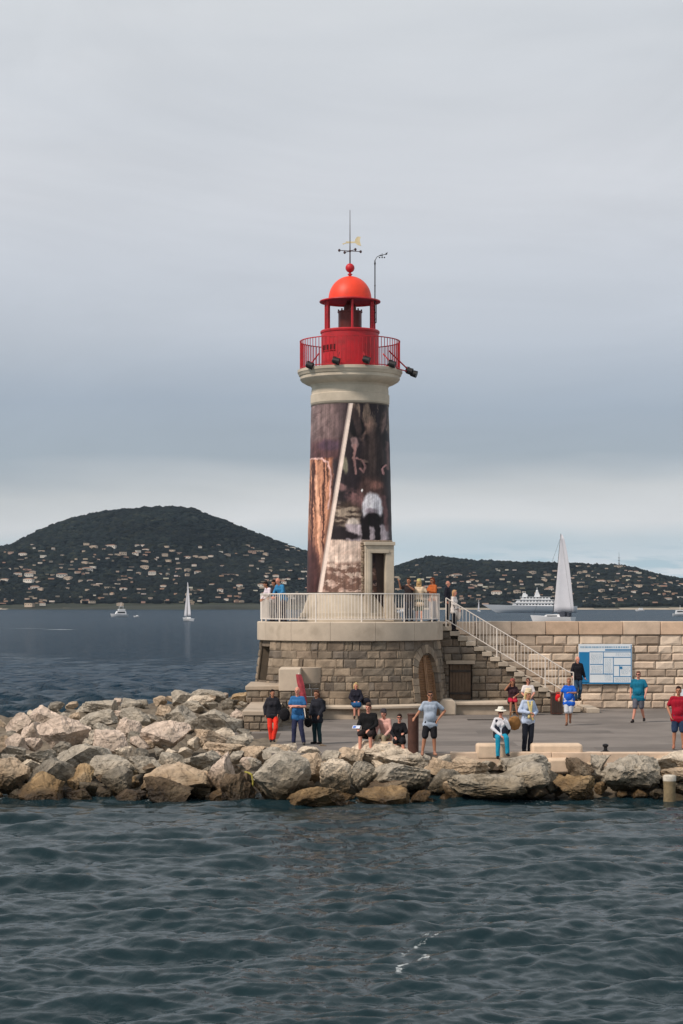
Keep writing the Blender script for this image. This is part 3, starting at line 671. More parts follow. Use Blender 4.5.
# stair railing
b = MB(); bal = MB(); ry = .03
xa, za = SX0 + .12, PT + .92; xb, zb = SX1 - .75, ZZ(672, SY); slope = (zb - za) / (xb - xa)
b.tube((xa, ry, za), (xb, ry, zb), .020); b.tube((xb, ry, zb), (xb + .18, ry, zb - .02), .020)
low = lambda x: za + slope * (x - xa) - .86
b.tube((xa, ry, low(xa)), (xb, ry, low(xb)), .018)
b.build('handrail', CWHITE, st)
x = xa + .12
while x < xb - .05: bal.tube((x, ry, low(x)), (x, ry, za + slope * (x - xa)), .0105, seg=5, cap=False); x += .135
bal.build('balusters', CWHITE, st)
for x in (xa, xa + 2.0, xa + 3.9, xb + .18):
    p_ = MB(); zt = za + slope * (x - xa) if x <= xb else zb - .02; p_.tube((x, ry, steptop(x) - .05), (x, ry, zt), .024); p_.build('rail_post', CWHITE, st)
# ---------------------------------------------------------------- benches and small walls
def bench_arc(label, a0, a1):
    t = thing('stone_bench', label, 'bench', (AX, AY, 0))
    b = MB(); prof = [(3.88, .36), (4.44, .36), (4.50, .40), (4.50, .47), (4.46, .51), (3.88, .51)]; b.lathe(prof, 30, a0, a1)
    for aa in (a0, a1): b.add([(r * math.sin(R(aa)), -r * math.cos(R(aa)), z) for r, z in prof], [tuple(range(6))])
    b.build('seat', DRESS, t, smooth=40)
    b = MB(); prof = [(3.80, 0), (4.38, 0), (4.30, .358), (3.80, .358)]; b.lathe(prof, 30, a0 + 1, a1 - 1)
    for aa in (a0 + 1, a1 - 1): b.add([(r * math.sin(R(aa)), -r * math.cos(R(aa)), z) for r, z in prof], [tuple(range(4))])
    b.build('plinth', CONC, t, smooth=40)
bench_arc('curved pale stone bench along the foot of the round platform, left of the arched door', -22, 40)
t = thing('stone_bench', 'straight pale stone bench below the staircase, right of the shuttered window', 'bench', (XX(482, 77.2), 77.6, 0))
b = MB(); b.box(-1.15, 1.25, -.45, .95, .36, .51); b.build('seat', DRESS, t, bevel=.04, smooth=30)
b = MB(); b.box(-1.05, 1.2, -.30, .98, 0, .358); b.build('plinth', CONC, t)
t = thing('stone_bench_end', 'blocky stone pier between the arched door and the bench under the stairs', 'stone block', (XX(447, 77.0), 77.3, 0))
b = MB(); b.prism([(-.30, 0), (.34, 0), (.34, .5), (.22, .60), (-.18, .62), (-.30, .5)], -.5, .9, axis='y'); o = b.build('block', DRESS, t, bevel=.05, smooth=30)

# left-hand steps and concrete blocks
rg = random.Random(12)
def stone_block(label, px0, px1, pyt, Yf, Yb, top, seed, z0=-1.5):
    X0, X1 = XX(px0, Yf), XX(px1, Yf); zt = ZZ(pyt, Yf)
    t = thing('stone_wall', label, 'wall', (X0, Yf, 0)); W_ = X1 - X0
    b = MB(); b.box(.03, W_ - .03, .03, Yb - Yf, z0, zt - .16); b.build('wall_core', MORTAR, t)
    b = MB(); masonry(b, 0, W_, z0, zt - .15, .27, .42, lambda u, v, d: (u, -d, v), [], drumc, seed=seed)
    masonry(b, 0, Yb - Yf, z0, zt - .15, .27, .42, lambda u, v, d: (-d, u, v), [], drumc, seed=seed + 1)
    masonry(b, 0, Yb - Yf, z0, zt - .15, .27, .42, lambda u, v, d: (W_ + d, u, v), [], drumc, seed=seed + 2)
    b.build('stone_facing', STONE, t)
    b = MB(); b.box(-.06, W_ + .05, -.06, Yb - Yf, zt - .15, zt); b.build('coping', top, t, bevel=.02, smooth=30)
stone_block('low stone wall with flat coping at the left foot of the platform, nearest the boulders', 244, 276, 711, 67, 75.5, CONC, 21)
stone_block('taller stone wall set back behind the low one, under the dark niche', 247, 279, 686, 73.4, 77.6, CONC, 25)
t = thing('concrete_block', 'smooth pale concrete block on stone beside the round platform', 'concrete block', (XX(289.5, 72.6), 72.6, 0))
X2 = .39
b = MB(); b.box(-X2, X2, 0, 2.6, ZZ(691, 72.6), ZZ(669, 72.6)); b.build('block', DRESS, t, bevel=.02, smooth=30)
b = MB(); b.box(-X2 + .03, X2 - .03, .05, 2.6, -.5, ZZ(691, 72.6) - .003)
b.build('support_core', MORTAR, t)
b = MB(); masonry(b, -X2 + .03, X2 - .03, 0, ZZ(691, 72.6) - .01, .28, .4, lambda u, v, d: (u, .04 - d, v), [], drumc, seed=31); b.build('stone_facing', STONE, t)
t = thing('buttress', 'rounded stone buttress with pale cap bulging from the platform wall', 'buttress', (XX(306, 75), 75.3, 0))
def cb(u, v, d): r = .60 + d; a = u / .6; return (r * math.sin(a), -r * math.cos(a), v)
b = MB(); masonry(b, -1.6, 1.6, 0, ZZ(684, 74.5), .28, .4, cb, [], drumc, seed=41); b.lathe([(.58, 0), (.58, ZZ(684, 74.5))], 30); b.build('stone_facing', STONE, t)
b = MB(); zt = ZZ(667.5, 74.5); b.lathe([(.60, ZZ(684, 74.5)), (.63, ZZ(684, 74.5) + .02), (.63, zt - .02), (.60, zt), (0.01, zt)], 30); b.build('cap', CONC, t, smooth=30)

# ================================================================ LIGHTHOUSE
K = .03925
def lz(py): return H + (HY - py) * K
lh = thing('lighthouse', 'stone lighthouse tower with red lantern room, wrapped in a printed donkey photo banner', 'lighthouse', (AX, AY, 0))
LIME = M('tower_limestone', rgb(184, 173, 156), rough=.85, var=.2, scale=1.2, bump=.25, bscale=25, dist=.01, tint=(rgb(128, 118, 104), .7, .55, .45))
RED = M('red_paint', rgb(172, 25, 35), rough=.5, var=.26, scale=1.8, bump=.3, bscale=14, dist=.01, spec=.4, tint=(rgb(116, 34, 34), 1.9, .53, .55))
ORANGE = M('orange_red_paint', rgb(222, 62, 34), rough=.5, var=.10, scale=2.5, bump=.1, bscale=14, dist=.01, spec=.4, tint=(rgb(170, 60, 34), 2.4, .56, .35))
BLACK = M('black_metal', rgb(26, 26, 28), rough=.5, bump=0, var=.1)
b = MB(); b.lathe([(2.04, PT - .03), (2.04, PT + .16), (1.95, PT + .18), (1.95, PT + .33), (1.86, PT + .34), (1.84, lz(612) + .1), (1.60, lz(592)), (1.5, lz(592))], 64); b.build('plinth', LIME, lh, smooth=30)
b = MB(); b.lathe([(1.63, lz(596)), (1.47, lz(406)), (1.51, lz(405.9)), (1.55, lz(404)), (1.55, lz(396)), (1.515, lz(395)), (1.515, lz(392)), (1.50, lz(388)), (1.56, lz(386)), (1.72, lz(384.6)), (1.90, lz(382)), (1.96, lz(380)), (1.96, lz(377)), (2.0, lz(376.5)), (2.04, lz(374)), (2.06, lz(373.5)), (2.06, lz(371)), (1.98, lz(370.4)), (.01, lz(370.4))], 72)
b.build('tower', LIME, lh, smooth=25)

# printed banner around the shaft
def paint(px, py):
    rng = np.random.default_rng(5)
    def fbm(sx, sy, seed, oct=5):
        r = np.random.default_rng(seed); v = np.zeros_like(px); amp = 1; tot = 0
        for o in range(oct):
            for _ in range(4):
                th = r.uniform(0, 6.28); k = 2 ** o * 1.1; v += amp * np.sin((px / sx * math.cos(th) + py / sy * math.sin(th)) * k * r.uniform(.7, 1.4) + r.uniform(0, 6.28)); tot += amp * .5
            amp *= .62
        return v / tot
    px0_, py0_ = px.copy(), py.copy(); w1, w2, w3 = fbm(5, 5, 21), fbm(5, 5, 22), fbm(1.3, 1.3, 23)
    px = px + 1.1 * w1 + .5 * w3; py = py + 1.3 * w2 + .5 * fbm(1.3, 1.3, 24)
    col = np.zeros(px.shape + (3,)) + np.array([42, 34, 38.])
    n1 = fbm(9, 9, 1); n2 = fbm(3, 3, 2); hair = fbm(1.4, 22, 3); hay = fbm(14, 1.6, 4); col += n1[..., None] * 6
    def blend(mask, c, k=1.0):
        nonlocal col; m = np.clip(mask, 0, 1)[..., None] * k; col = col * (1 - m) + np.array(c, float) * m
    def ell(cx, cy, rx, ry, soft=.25, rot=0):
        c, s = math.cos(rot), math.sin(rot); u = ((px - cx) * c + (py - cy) * s) / rx; v = (-(px - cx) * s + (py - cy) * c) / ry
        return (1 - np.sqrt(u * u + v * v)) / soft + .5
    def rect(x0, x1, y0, y1, soft=1.0): return np.minimum(np.minimum(px - x0, x1 - px), np.minimum(py - y0, y1 - py)) / soft + .5
    def stroke(pts, wd, soft=.8):
        d = np.full(px.shape, 1e9)
        for (x0, y0), (x1, y1) in zip(pts[:-1], pts[1:]):
            L2 = (x1 - x0) ** 2 + (y1 - y0) ** 2; t = np.clip(((px - x0) * (x1 - x0) + (py - y0) * (y1 - y0)) / L2, 0, 1)
            d = np.minimum(d, np.hypot(px - x0 - t * (x1 - x0), py - y0 - t * (y1 - y0)))
        return (wd - d) / soft + .5
    # flank of the nearer animal
    blend(ell(320, 424, 24, 34, .6), (98, 80, 80)); blend(ell(318, 420, 14, 20, .8) * (n2 > -.3), (122, 104, 102), .6)
    blend(rect(300, 340, 443, 462, 6), (84, 54, 56), .7); blend(ell(330, 448, 12, 5, .6), (66, 50, 64), .8)
    # tail and hind leg
    blend(rect(300, 333, 460, 600, 1.5), (96, 56, 44)); hr2 = fbm(.55, 26, 41); blend(rect(300, 333, 460, 575, 2) * np.clip(hair * .7 + hr2 * .9 + .4, 0, 1), (196, 142, 112), .75)
    blend(rect(300, 334, 460, 575, 2) * np.clip(-hair * .9 - hr2 * .8 - .1, 0, 1), (62, 38, 34), .7)
    blend(ell(304, 570, 16, 36, .5), (76, 48, 46), .9); blend(rect(300, 320, 556, 600, 8), (62, 38, 38), .8)
    blend(stroke([(316, 478), (319, 520), (322, 560), (325, 585)], 1.8, 1.6), (224, 170, 140), .8)
    blend(stroke([(308, 460), (322, 460), (328, 464), (331, 473), (331, 492), (328, 510)], .8), (196, 158, 150))
    # right animal: mane, brow, ears
    right = (px > 350.5 + (py - 407) * (-30 / 185.)) 
    def rb(mask, c, k=1.0): blend(np.where(right, mask, 0), c, k)
    rb(rect(330, 400, 400, 545, 1), (34, 28, 32)); rb(rect(340, 400, 400, 440, 6) * np.clip(fbm(3, 12, 8) * 1.3 + .1, 0, 1), (140, 120, 102), .6)
    rb(ell(367, 433, 9, 14, .6) * np.clip(n2 + .7, 0, 1), (132, 104, 92), .8)
    rb(ell(357, 431, 8, 9, .3), (20, 17, 20)); rb(ell(381, 440, 6, 12, .4), (22, 18, 20)); rb(ell(373, 466, 13, 34, .35), (46, 37, 37), .95); rb(ell(372, 455, 3.5, 26, .9), (86, 70, 64), .55); rb(ell(383.5, 424, 3.6, 13, .4, .15), (60, 48, 46)); rb(ell(383.5, 426, 1.8, 9, .5, .15), (120, 96, 90), .7); rb(ell(356, 424, 3.8, 14, .4, -.2), (52, 42, 42)); rb(ell(364, 468, 2.4, 1.8, .4), (12, 10, 12)); rb(ell(382, 468, 2.0, 1.8, .4), (12, 10, 12)); rb(ell(364, 464.5, 4, 1.5, .6), (110, 90, 82), .7)
    rb(ell(345, 468, 2.6, 8, .5), (140, 136, 112), .8); rb(ell(355, 446, 3.2, 6.5, .4), (150, 122, 120), .8); rb(stroke([(355, 448), (353.5, 462), (356, 476)], 1.3), (146, 110, 106), .85)
    rb(stroke([(356, 461), (362, 464), (365.5, 470), (364, 475), (360, 471)], .9), (140, 104, 102), .8); rb(stroke([(386, 466), (382, 470), (383, 476)], 1.1), (166, 122, 120)); rb(stroke([(387, 445), (388, 470)], 1.6, 2), (120, 88, 84), .7)
    rb(ell(371, 494, 13, 14, .6), (92, 66, 60), .7); rb(ell(376, 487, 6, 4, .7), (150, 104, 92), .8); rb(ell(341, 489, 6, 4, .5, .5), (124, 94, 92), .8)
    rb(ell(361.5, 492.5, .9, 1.2), (230, 225, 220))
    rb(ell(356, 503, 8, 12, .6, -.5) * np.clip(n2 + .9, 0, 1), (140, 100, 98), .7)
    # straw
    hm = ell(345, 516, 17, 12, .5); rb(hm, (60, 48, 42), .9); hy2 = fbm(9, .8, 44); rb(hm * np.clip(hay * .8 + hy2 * .9 + .3, 0, 1), (168, 152, 134), .75)
    rb(ell(353, 524, 6.5, 4.5, .5), (188, 176, 166)); rb(rect(328, 364, 531, 542, 2.5), (26, 21, 25)); rb(rect(346, 394, 526, 541.5, 2), (166, 154, 160)); rb(ell(333, 534, 15, 5, .6), (30, 24, 28))
    rb(ell(344, 536, 16, 3.4, .5, .15), (28, 22, 26))
    for (x0, x1) in ((361, 368.5), (373.5, 379.5)): rb(rect(x0, x1, 505, 541, 1), (24, 19, 22))
    rb(stroke([(383, 500), (388, 530)], 3, 2), (112, 78, 78), .8); rb(stroke([(390, 500), (391, 541)], 2.4, 2), (34, 26, 30), .9)
    # muzzle
    rb(ell(371.5, 509, 10.5, 15, .22), (206, 202, 208)); rb(ell(371, 503, 6, 8, .8), (224, 220, 224), .7); rb(ell(372, 521.5, 8.5, 7, .3), (22, 17, 20)); rb(ell(371, 513, 6, 3, .8), (120, 104, 112), .7)
    # sandy ground
    rb(rect(300, 364, 541.5, 610, 1.5), (186, 164, 150)); rb(rect(300, 364, 541.5, 566, 3) * np.clip(hay * 1.2 + .4, 0, 1), (208, 188, 174), .6)
    rb(rect(300, 400, 564, 610, 5) * np.clip(fbm(4, 2.0, 12) * 1.6 + .6, 0, 1), (92, 66, 56), .85); rb(rect(300, 400, 570, 610, 5) * np.clip(fbm(3, 1.8, 14) * 1.6 - .2, 0, 1), (176, 150, 138), .7)
    # pale lacing strip
    px, py = px0_, py0_; fur = fbm(.9, 5, 31); col *= (1 + .22 * fur + .10 * w3)[..., None]; col += 5
    sx = 350.6 + (py - 407) * (-30.3 / 185.); blend((2.3 - np.abs(px - sx)) / .5 + .5, (222, 204, 192)); blend((2.3 - np.abs(px - sx + 2.9)) / .8, (40, 30, 32), .35)
    col *= (1 + .05 * n2)[..., None]
    col = np.clip(col, 4, 255) / 255.; return np.where(col <= .04045, col / 12.92, ((col + .055) / 1.055) ** 2.4)
nth, nz_ = 420, 380
th = np.linspace(R(-176), R(176), nth); zz = np.linspace(lz(592.5), lz(406.6), nz_)
TH, Zb = np.meshgrid(th, zz); rr = 1.705 + (1.52 - 1.705) * (Zb - lz(592.5)) / (lz(406.6) - lz(592.5))
rr = rr + .004 * np.sin(TH * 9 + Zb * 1.3) + .003 * np.sin(Zb * 7 + TH * 3)
pyb = HY - (Zb - H) / K; pxb = 350 + np.where(np.abs(TH) < R(90), rr * np.sin(TH), np.sign(TH) * (2 * rr - rr * np.abs(np.sin(TH)))) / K
cols_ = paint(pxb, pyb)
cols_ = np.clip((cols_ - .02) * 1.08 + .016, .003, 1); mban = bpy.data.materials.new('printed_banner'); mban.use_nodes = True; t_ = mban.node_tree; bb = t_.nodes['Principled BSDF']; a_ = nn(t_, 'ShaderNodeAttribute'); a_.attribute_name = 'Col'
t_.links.new(a_.outputs['Color'], bb.inputs['Base Color']); bb.inputs['Roughness'].default_value = .6; bb.inputs['Specular IOR Level'].default_value = .3
ban = grid_mesh('photo_banner', np.stack([rr * np.sin(TH), -rr * np.cos(TH), Zb], -1), nth, nz_, mban, cols_); ban.parent = lh
# ragged hem under the top moulding
b = MB(); b.lathe([(1.535, lz(406.9)), (1.535, lz(405.6))], 90); b.build('banner_hem', M('hem_grey', rgb(96, 88, 80)), lh)

# doorway portal
PR = R(14); pc = (math.sin(PR), -math.cos(PR))
def rotp(x, y):        # x across, y out from the axis
    return (x * math.cos(PR) + y * math.sin(PR), x * math.sin(PR) - y * math.cos(PR))
def pbox(mb, x0, x1, y0, y1, z0, z1):
    q = [rotp(x, y) for x, y in ((x0, y1), (x1, y1), (x1, y0), (x0, y0))]
    vs = [(*p, z0) for p in q] + [(*p, z1) for p in q]; mb.add(vs, [(3, 2, 1, 0), (4, 5, 6, 7), (0, 1, 5, 4), (1, 2, 6, 5), (2, 3, 7, 6), (3, 0, 4, 7)])
zb, zt = PT + .0, lz(543.5); xl, xr = .14, 1.28
b = MB(); pbox(b, xl, xl + .27, 1.0, 1.86, zb, zt - .42); pbox(b, xr - .33, xr, .9, 1.86, zb, zt - .42); pbox(b, xl, xr, .9, 1.86, zt - .42, zt)
b.build('portal', LIME, lh, bevel=.015, smooth=30)
b = MB(); pbox(b, xl - .03, xr + .03, .95, 1.93, zt - .12, zt + .015); pbox(b, xl + .08, xl + .20, 1.80, 1.90, zb, zt - .30); pbox(b, xl + .2, xr - .2, 1.80, 1.90, zt - .42 + .003, zt - .30); b.build('portal_moulding', LIME, lh, bevel=.01, smooth=30)
b = MB(); pbox(b, xl + .27, xr - .33, 1.5, 1.56, zb + .02, zt - .42); pbox(b, xl + .30, xl + .33, 1.56, 1.575, zb + .2, zt - .6)
d_ = b.build('door', M('dark_door_wood', rgb(58, 46, 42), rough=.6, var=.3, scale=3, bump=.3), lh)
b = MB(); p_ = rotp(xl + .36, 1.6); b.tube((*p_, zb + 1.05), (*p_, zb + 1.17), .018); b.build('handle', BLACK, d_)
# rubble edge left of the portal
rub = MB(); rg = random.Random(6); 
for i in range(46):
    z = lz(592) + (zt - lz(592)) * i / 46; rub.col = rgb(140, 124, 108, rg.uniform(.7, 1.2)); x = xl - .07 + rg.uniform(-.03, .03); p_ = rotp(x, 1.66 + rg.uniform(-.02, .02)); rub.ell((*p_, z), (.07, .06, .05), 7, 5)
for i in range(24):
    x = xl - .05 + (xr - xl + .05) * i / 23; rub.col = rgb(140, 124, 108, rg.uniform(.7, 1.2)); p_ = rotp(x, 1.62 - max(0, x - .9) * .4); rub.ell((*p_, zt + .05), (.05, .05, .035), 7, 5)
rub.build('rubble_edge', STONE, lh)
# red drum, lantern, dome
dr = MB(); dr.lathe([(1.13, lz(371)), (1.13, lz(334)), (1.16, lz(333.6)), (1.17, lz(332)), (1.14, lz(331)), (.01, lz(331))], 64); drum = dr.build('gallery_drum', RED, lh, smooth=30)
b = MB()
for i in range(5):
    a = -70 + i * 8.4; p = lambda r, an: (r * math.sin(R(an)), -r * math.cos(R(an)))
    x0, y0 = p(1.135, a); x1, y1 = p(1.135, a + 5.6); x2, y2 = p(1.145, a); x3, y3 = p(1.145, a + 5.6)
    b.add([(x0, y0, lz(352)), (x1, y1, lz(352)), (x1, y1, lz(347)), (x0, y0, lz(347)), (x2, y2, lz(352)), (x3, y3, lz(352)), (x3, y3, lz(347)), (x2, y2, lz(347))], [(4, 5, 6, 7), (0, 1, 5, 4), (1, 2, 6, 5), (2, 3, 7, 6), (3, 0, 4, 7)])
b.build('vent', M('dark_recess', rgb(60, 12, 14), bump=0), drum)
b = MB(); b.lathe([(1.14, lz(353.2)), (1.17, lz(353)), (1.17, lz(345.8)), (1.14, lz(345.6))], 6, -72, -70.4); b.lathe([(1.14, lz(353.2)), (1.17, lz(353)), (1.17, lz(352.6)), (1.14, lz(352.5))], 12, -72, -30); b.build('vent_frame', RED, drum)
for i, a in enumerate((5, 63, 76, 122, 184, 238, 284, 297)):
    b = MB(); x, y = .98 * math.sin(R(a)), -.98 * math.cos(R(a)); b.tube((x, y, lz(331.2)), (x, y, lz(303)), .048, seg=10); b.build('lantern_post', RED, lh)
b = MB(); b.lathe([(.01, lz(299.8)), (1.08, lz(301.2)), (1.13, lz(302.6)), (1.19, lz(302.6)), (1.205, lz(302)), (1.19, lz(301.2)), (.88, lz(299.6))], 64); b.build('dome_rim', RED, lh, smooth=25)
b = MB(); b.lathe([(.87, lz(300.3)), (.87, lz(299.2))] + [(.845 * math.cos(R(e)), lz(299.2) + .90 * math.sin(R(e))) for e in range(0, 90, 6)] + [(.01, lz(299.2) + .90)], 64); b.build('dome', ORANGE, lh, smooth=60)
b = MB(); b.lathe([(.07, lz(278)), (.05, lz(275.5)), (.09, lz(275)), (.09, lz(274)), (.045, lz(273.5)), (.045, lz(271.5))], 20); b.ell((0, 0, lz(268)), (.18, .18, .18), 20, 12); b.build('finial_ball', RED, lh, smooth=50)
b = MB(); b.lathe([(.46, lz(331)), (.46, lz(313)), (.49, lz(312.8)), (.49, lz(311.5)), (.25, lz(311)), (.24, lz(306)), (.20, lz(305)), (.12, lz(301))], 32)
for a in range(0, 360, 45): x, y = .45 * math.sin(R(a)), -.45 * math.cos(R(a)); b.tube((x, y, lz(311.5)), (x, y, lz(309.5)), .03)
b.build('lamp_housing', M('lamp_brown_metal', rgb(92, 44, 40), rough=.4, var=.3, scale=3, bump=.1, metallic=.3), lh, smooth=30)
b = MB(); b.tube((0, 0, lz(265)), (0, 0, lz(246)), .028, .022); b.tube((0, 0, lz(246)), (0, 0, lz(210)), .020, .010)
spire = b.build('lightning_rod', M('rod_dark', rgb(66, 48, 48), rough=.5, bump=0), lh)
# weather vane
GOLD = M('gilded_metal', rgb(214, 198, 160), rough=.4, bump=0, var=.2)
b = MB(); zc_ = lz(251)
for (dx, dy) in ((1, .35), (-1, -.35), (.5, -.8), (-.5, .8)):
    b.tube((0, 0, zc_), (.42 * dx, .42 * dy, zc_), .014); b.ell((.42 * dx, .42 * dy, zc_), (.05, .02, .06), 8, 6)
b.ell((0, 0, zc_), (.05, .05, .05)); b.build('vane_arms', M('rod_dark'), spire)
b = MB(); b.prism([(-.30, lz(243.5)), (-.16, lz(242.6)), (-.16, lz(241.4)), (.18, lz(241.6)), (.22, lz(238.5)), (.30, lz(236.5)), (.42, lz(236.8)), (.38, lz(240.5)), (.44, lz(246)), (.30, lz(245)), (.2, lz(243)), (-.16, lz(243.4)), (-.28, lz(244.8))], -.012, .012, axis='y'); b.build('vane_figure', GOLD, spire)
# gallery railing
b = MB(); rail_ring(b, 1.955, lz(342.4), 0, 360, .04, .035); rail_ring(b, 1.955, lz(370) + .02, 0, 360, .03, .03); b.build('gallery_handrail', RED, lh, smooth=30)
b = MB()
for i in range(76):
    a = 360 * i / 76; x, y = 1.955 * math.sin(R(a)), -1.955 * math.cos(R(a)); b.tube((x, y, lz(370.4)), (x, y, lz(342)), .015, seg=5, cap=False)
b.build('gallery_balusters', RED, lh)
# spotlights on brackets round the gallery
for (px, py, out_) in ((310.5, 369.5, 0), (336.5, 367, 0), (366, 366, 0), (391.5, 368, 0), (409, 372.5, 1)):
    sx = (px - 350) * K
    if out_: x, y = sx, -.55; base_ = (1.5, -1.25, lz(355))
    else: y = -math.sqrt(max(.1, 2.10 ** 2 - sx ** 2)) if abs(sx) < 2.05 else -.4; x = sx; base_ = (x * .78, y * .78, lz(357))
    s_ = thing('spotlight', {310.5: 'black spotlight at the left end of the lighthouse gallery', 336.5: 'black spotlight second from the left on the lighthouse gallery, under the drum vent', 366: 'black spotlight on the lighthouse gallery just right of the red drum centre', 391.5: 'black spotlight on the gallery beside the right edge of the red drum', 409: 'black twin spotlight reaching out from the right side of the gallery on a red bracket'}[px], 'spotlight', (AX + x, AY + y, lz(py)), group='spotlights round the lighthouse gallery')
    n = 2 if out_ else 1
    for i in range(n):
        b = MB(); ox = .17 * i; oz = -.10 * i; b.tube((ox - .10, .0, oz + .02), (ox + .11, -.05, oz - .05), .125, .14, 14); b.tube((ox - .16, 0, oz + .04), (ox - .10, 0, oz + .02), .07, .11, 12); b.build('lamp_head', BLACK, s_, smooth=40)
    b = MB(); b.path([(0, 0, .0), (0, .05, .15), (-.12, .05, .16), (-.13, .02, .0)], .015); b.build('lamp_yoke', BLACK, s_)
    b = MB(); dx, dy, dz = base_[0] - x, base_[1] - y, base_[2] - lz(py)
    b.tube((0, 0, 0), (dx, dy, dz), .028); b.tube((0, 0, -.05), (dx, dy, -.05 + (lz(370.0) - lz(py)) + .06), .022); b.build('bracket', RED, s_)
# instrument pole with anemometer clamped to the lantern
b = MB(); xp, yp = (374.8 - 350) * K, -.35
t = thing('anemometer_pole', 'slim dark instrument pole with anemometer clamped beside the red dome', 'weather instrument', (AX + xp, AY + yp, lz(324)))
b.tube((0, 0, 0), (0, 0, lz(262) - lz(324)), .022); b.tube((.05, 0, 0), (.05, 0, lz(306) - lz(324)), .018); b.tube((0, 0, .0), (.05, 0, 0), .018)
for k_ in (.15, .4): b.tube((0, 0, k_), (.05, 0, k_), .015)
b.ell((0, 0, lz(287) - lz(324)), (.03, .03, .05)); b.ell((0, 0, lz(265) - lz(324)), (.035, .035, .07)); b.path([(0, 0, lz(262) - lz(324)), (.08, 0, lz(258.5) - lz(324)), (.22, 0, lz(256.5) - lz(324)), (.30, 0, lz(257) - lz(324))], .014); b.build('pole', BLACK, t)
b = MB(); zc_ = lz(257) - lz(324); b.tube((.28, 0, zc_ - .08), (.28, 0, zc_ + .08), .012); b.tube((.2, 0, zc_ - .02), (.44, 0, zc_ + .06), .012)
for d in (-.10, .0, .09): b.ell((.28 + d, 0, zc_ - .08), (.03, .03, .03), 8, 6)
b.add([(.40, 0, zc_ + .02), (.47, 0, zc_ + .03), (.50, 0, zc_ + .13), (.42, .01, zc_ + .09)], [(0, 1, 2, 3)]); b.build('anemometer', BLACK, t)
for i in range(7):
    pass
b = MB(); b.tube(((371 - 350) * K, -.55, lz(331)), ((371 - 350) * K, -.55, lz(304)), .016)
for i in range(8): z = lz(330) + .13 * i; b.tube(((371 - 350) * K, -.55, z), ((374.5 - 350) * K, -.45, z), .012)
b.build('ladder', RED, lh)
# ================================================================ ROCKS
SURF = [(52.5, -2.4), (54, -1.35), (56, -.8), (58, -.3), (61, 0.0), (66, .08), (75, .18), (84, .28), (92, .35)]
def surfz(Y): return np.interp(Y, [a for a, _ in SURF], [c for _, c in SURF])
_ys = np.linspace(53, 92, 400); _py = HY + (H - surfz(_ys)) / _ys * F
def Yof(py): return float(np.interp(-py, -_py, _ys))
def backY(X): return float(np.interp(X, [-30, -20, -12.5, -10, -6.5, -4.5, -2], [58, 64, 74, 80, 85, 89, 91]))
xs = np.linspace(-30, -1.5, 110); ys = np.linspace(52, 94, 120); Xg, Yg = np.meshgrid(xs, ys)
rng = np.random.default_rng(2)
Zg = surfz(Yg) - np.interp(Yg, [60, 70], [.42, .16]) + rng.normal(0, .09, Xg.shape); bY = np.vectorize(backY)(Xg); Zg = np.where(Yg > bY, np.maximum(-2.5, Zg - (Yg - bY) * .9), Zg); Zg = np.where(Yg < 53.8, -2.6, Zg)
RUB = M('rubble_ground', rgb(112, 103, 90), rough=1, var=.5, scale=2, bump=1.0, bscale=6, dist=.08, wet=[(-.7, -.1, (.35, .33, .28))])
o = grid_mesh('rubble_bank', np.stack([Xg, Yg, Zg], -1), 110, 120, RUB, smooth=False); tag(o, kind='structure')
xs = np.linspace(-2.2, 40, 150); ys = np.linspace(52, 57.3, 16); Xg, Yg = np.meshgrid(xs, ys)
Zg = np.interp(Yg, [52, 54, 56.4, 57.3], [-2.6, -1.7, -.6, -.35]) + rng.normal(0, .06, Xg.shape)
o = grid_mesh('rubble_foot', np.stack([Xg, Yg, Zg], -1), 150, 16, RUB, smooth=False); tag(o, kind='structure')

ICO = {}
for sdv in (3, 4, 5):
    bm = bmesh.new(); bmesh.ops.create_icosphere(bm, subdivisions=sdv, radius=1); bm.verts.ensure_lookup_table()
    ICO[sdv] = (np.array([v.co[:] for v in bm.verts]), np.array([[v.index for v in f.verts] for f in bm.faces], np.int32)); bm.free()
def rock_mesh(name, W, D, Hh, seed, ang=0.5, sub=4, crag=.03, tilt=0.0):
    r = np.random.default_rng(seed); V, Fc = ICO[sub]; V = V.copy()
    n = int(8 + 9 * (1 - ang) + r.integers(0, 4))
    for i in range(n):
        d = r.normal(size=3); d /= np.linalg.norm(d); h = r.uniform(.42, .80)
        s = V @ d; m = s > h; V[m] -= np.outer((s[m] - h) * .99, d)
    # flat-ish top
    d = np.array([r.normal(0, .25), r.normal(0, .25), 1]); d /= np.linalg.norm(d); s = V @ d; m = s > .62; V[m] -= np.outer((s[m] - .62) * .9, d)
    nrm = V / np.linalg.norm(V, axis=1, keepdims=True); disp = 0
    for o_ in range(7):
        f = 2.2 * 1.9 ** o_
        for _ in range(4):
            k = r.normal(size=3); k *= f / np.linalg.norm(k); sv = np.sin(V @ k + r.uniform(0, 6.28)); disp = disp + (1 - 2 * np.abs(sv) if o_ > 1 else sv) * crag / (1.42 ** o_)
    V += nrm * disp[:, None]
    if tilt:
        c, s_ = math.cos(tilt), math.sin(tilt); V[:, [0, 2]] = np.stack([V[:, 0] * c - V[:, 2] * s_, V[:, 0] * s_ + V[:, 2] * c], 1)
    lo, hi = V.min(0), V.max(0); V = (V - (lo + hi) / 2) / ((hi - lo) / 2) * np.array([W / 2, D / 2, Hh / 2])
    me = bpy.data.meshes.new(name); me.from_pydata(V.tolist(), [], Fc.tolist()); me.update(); me.shade_smooth(); me.set_sharp_from_angle(angle=R(24)); return me
WET_SHADE = [(-.45, .35, (.48, .41, .29)), (-.65, .0, (.20, .18, .15))]  # tide damp, deepened to paint shaded undersides into the boulder colour
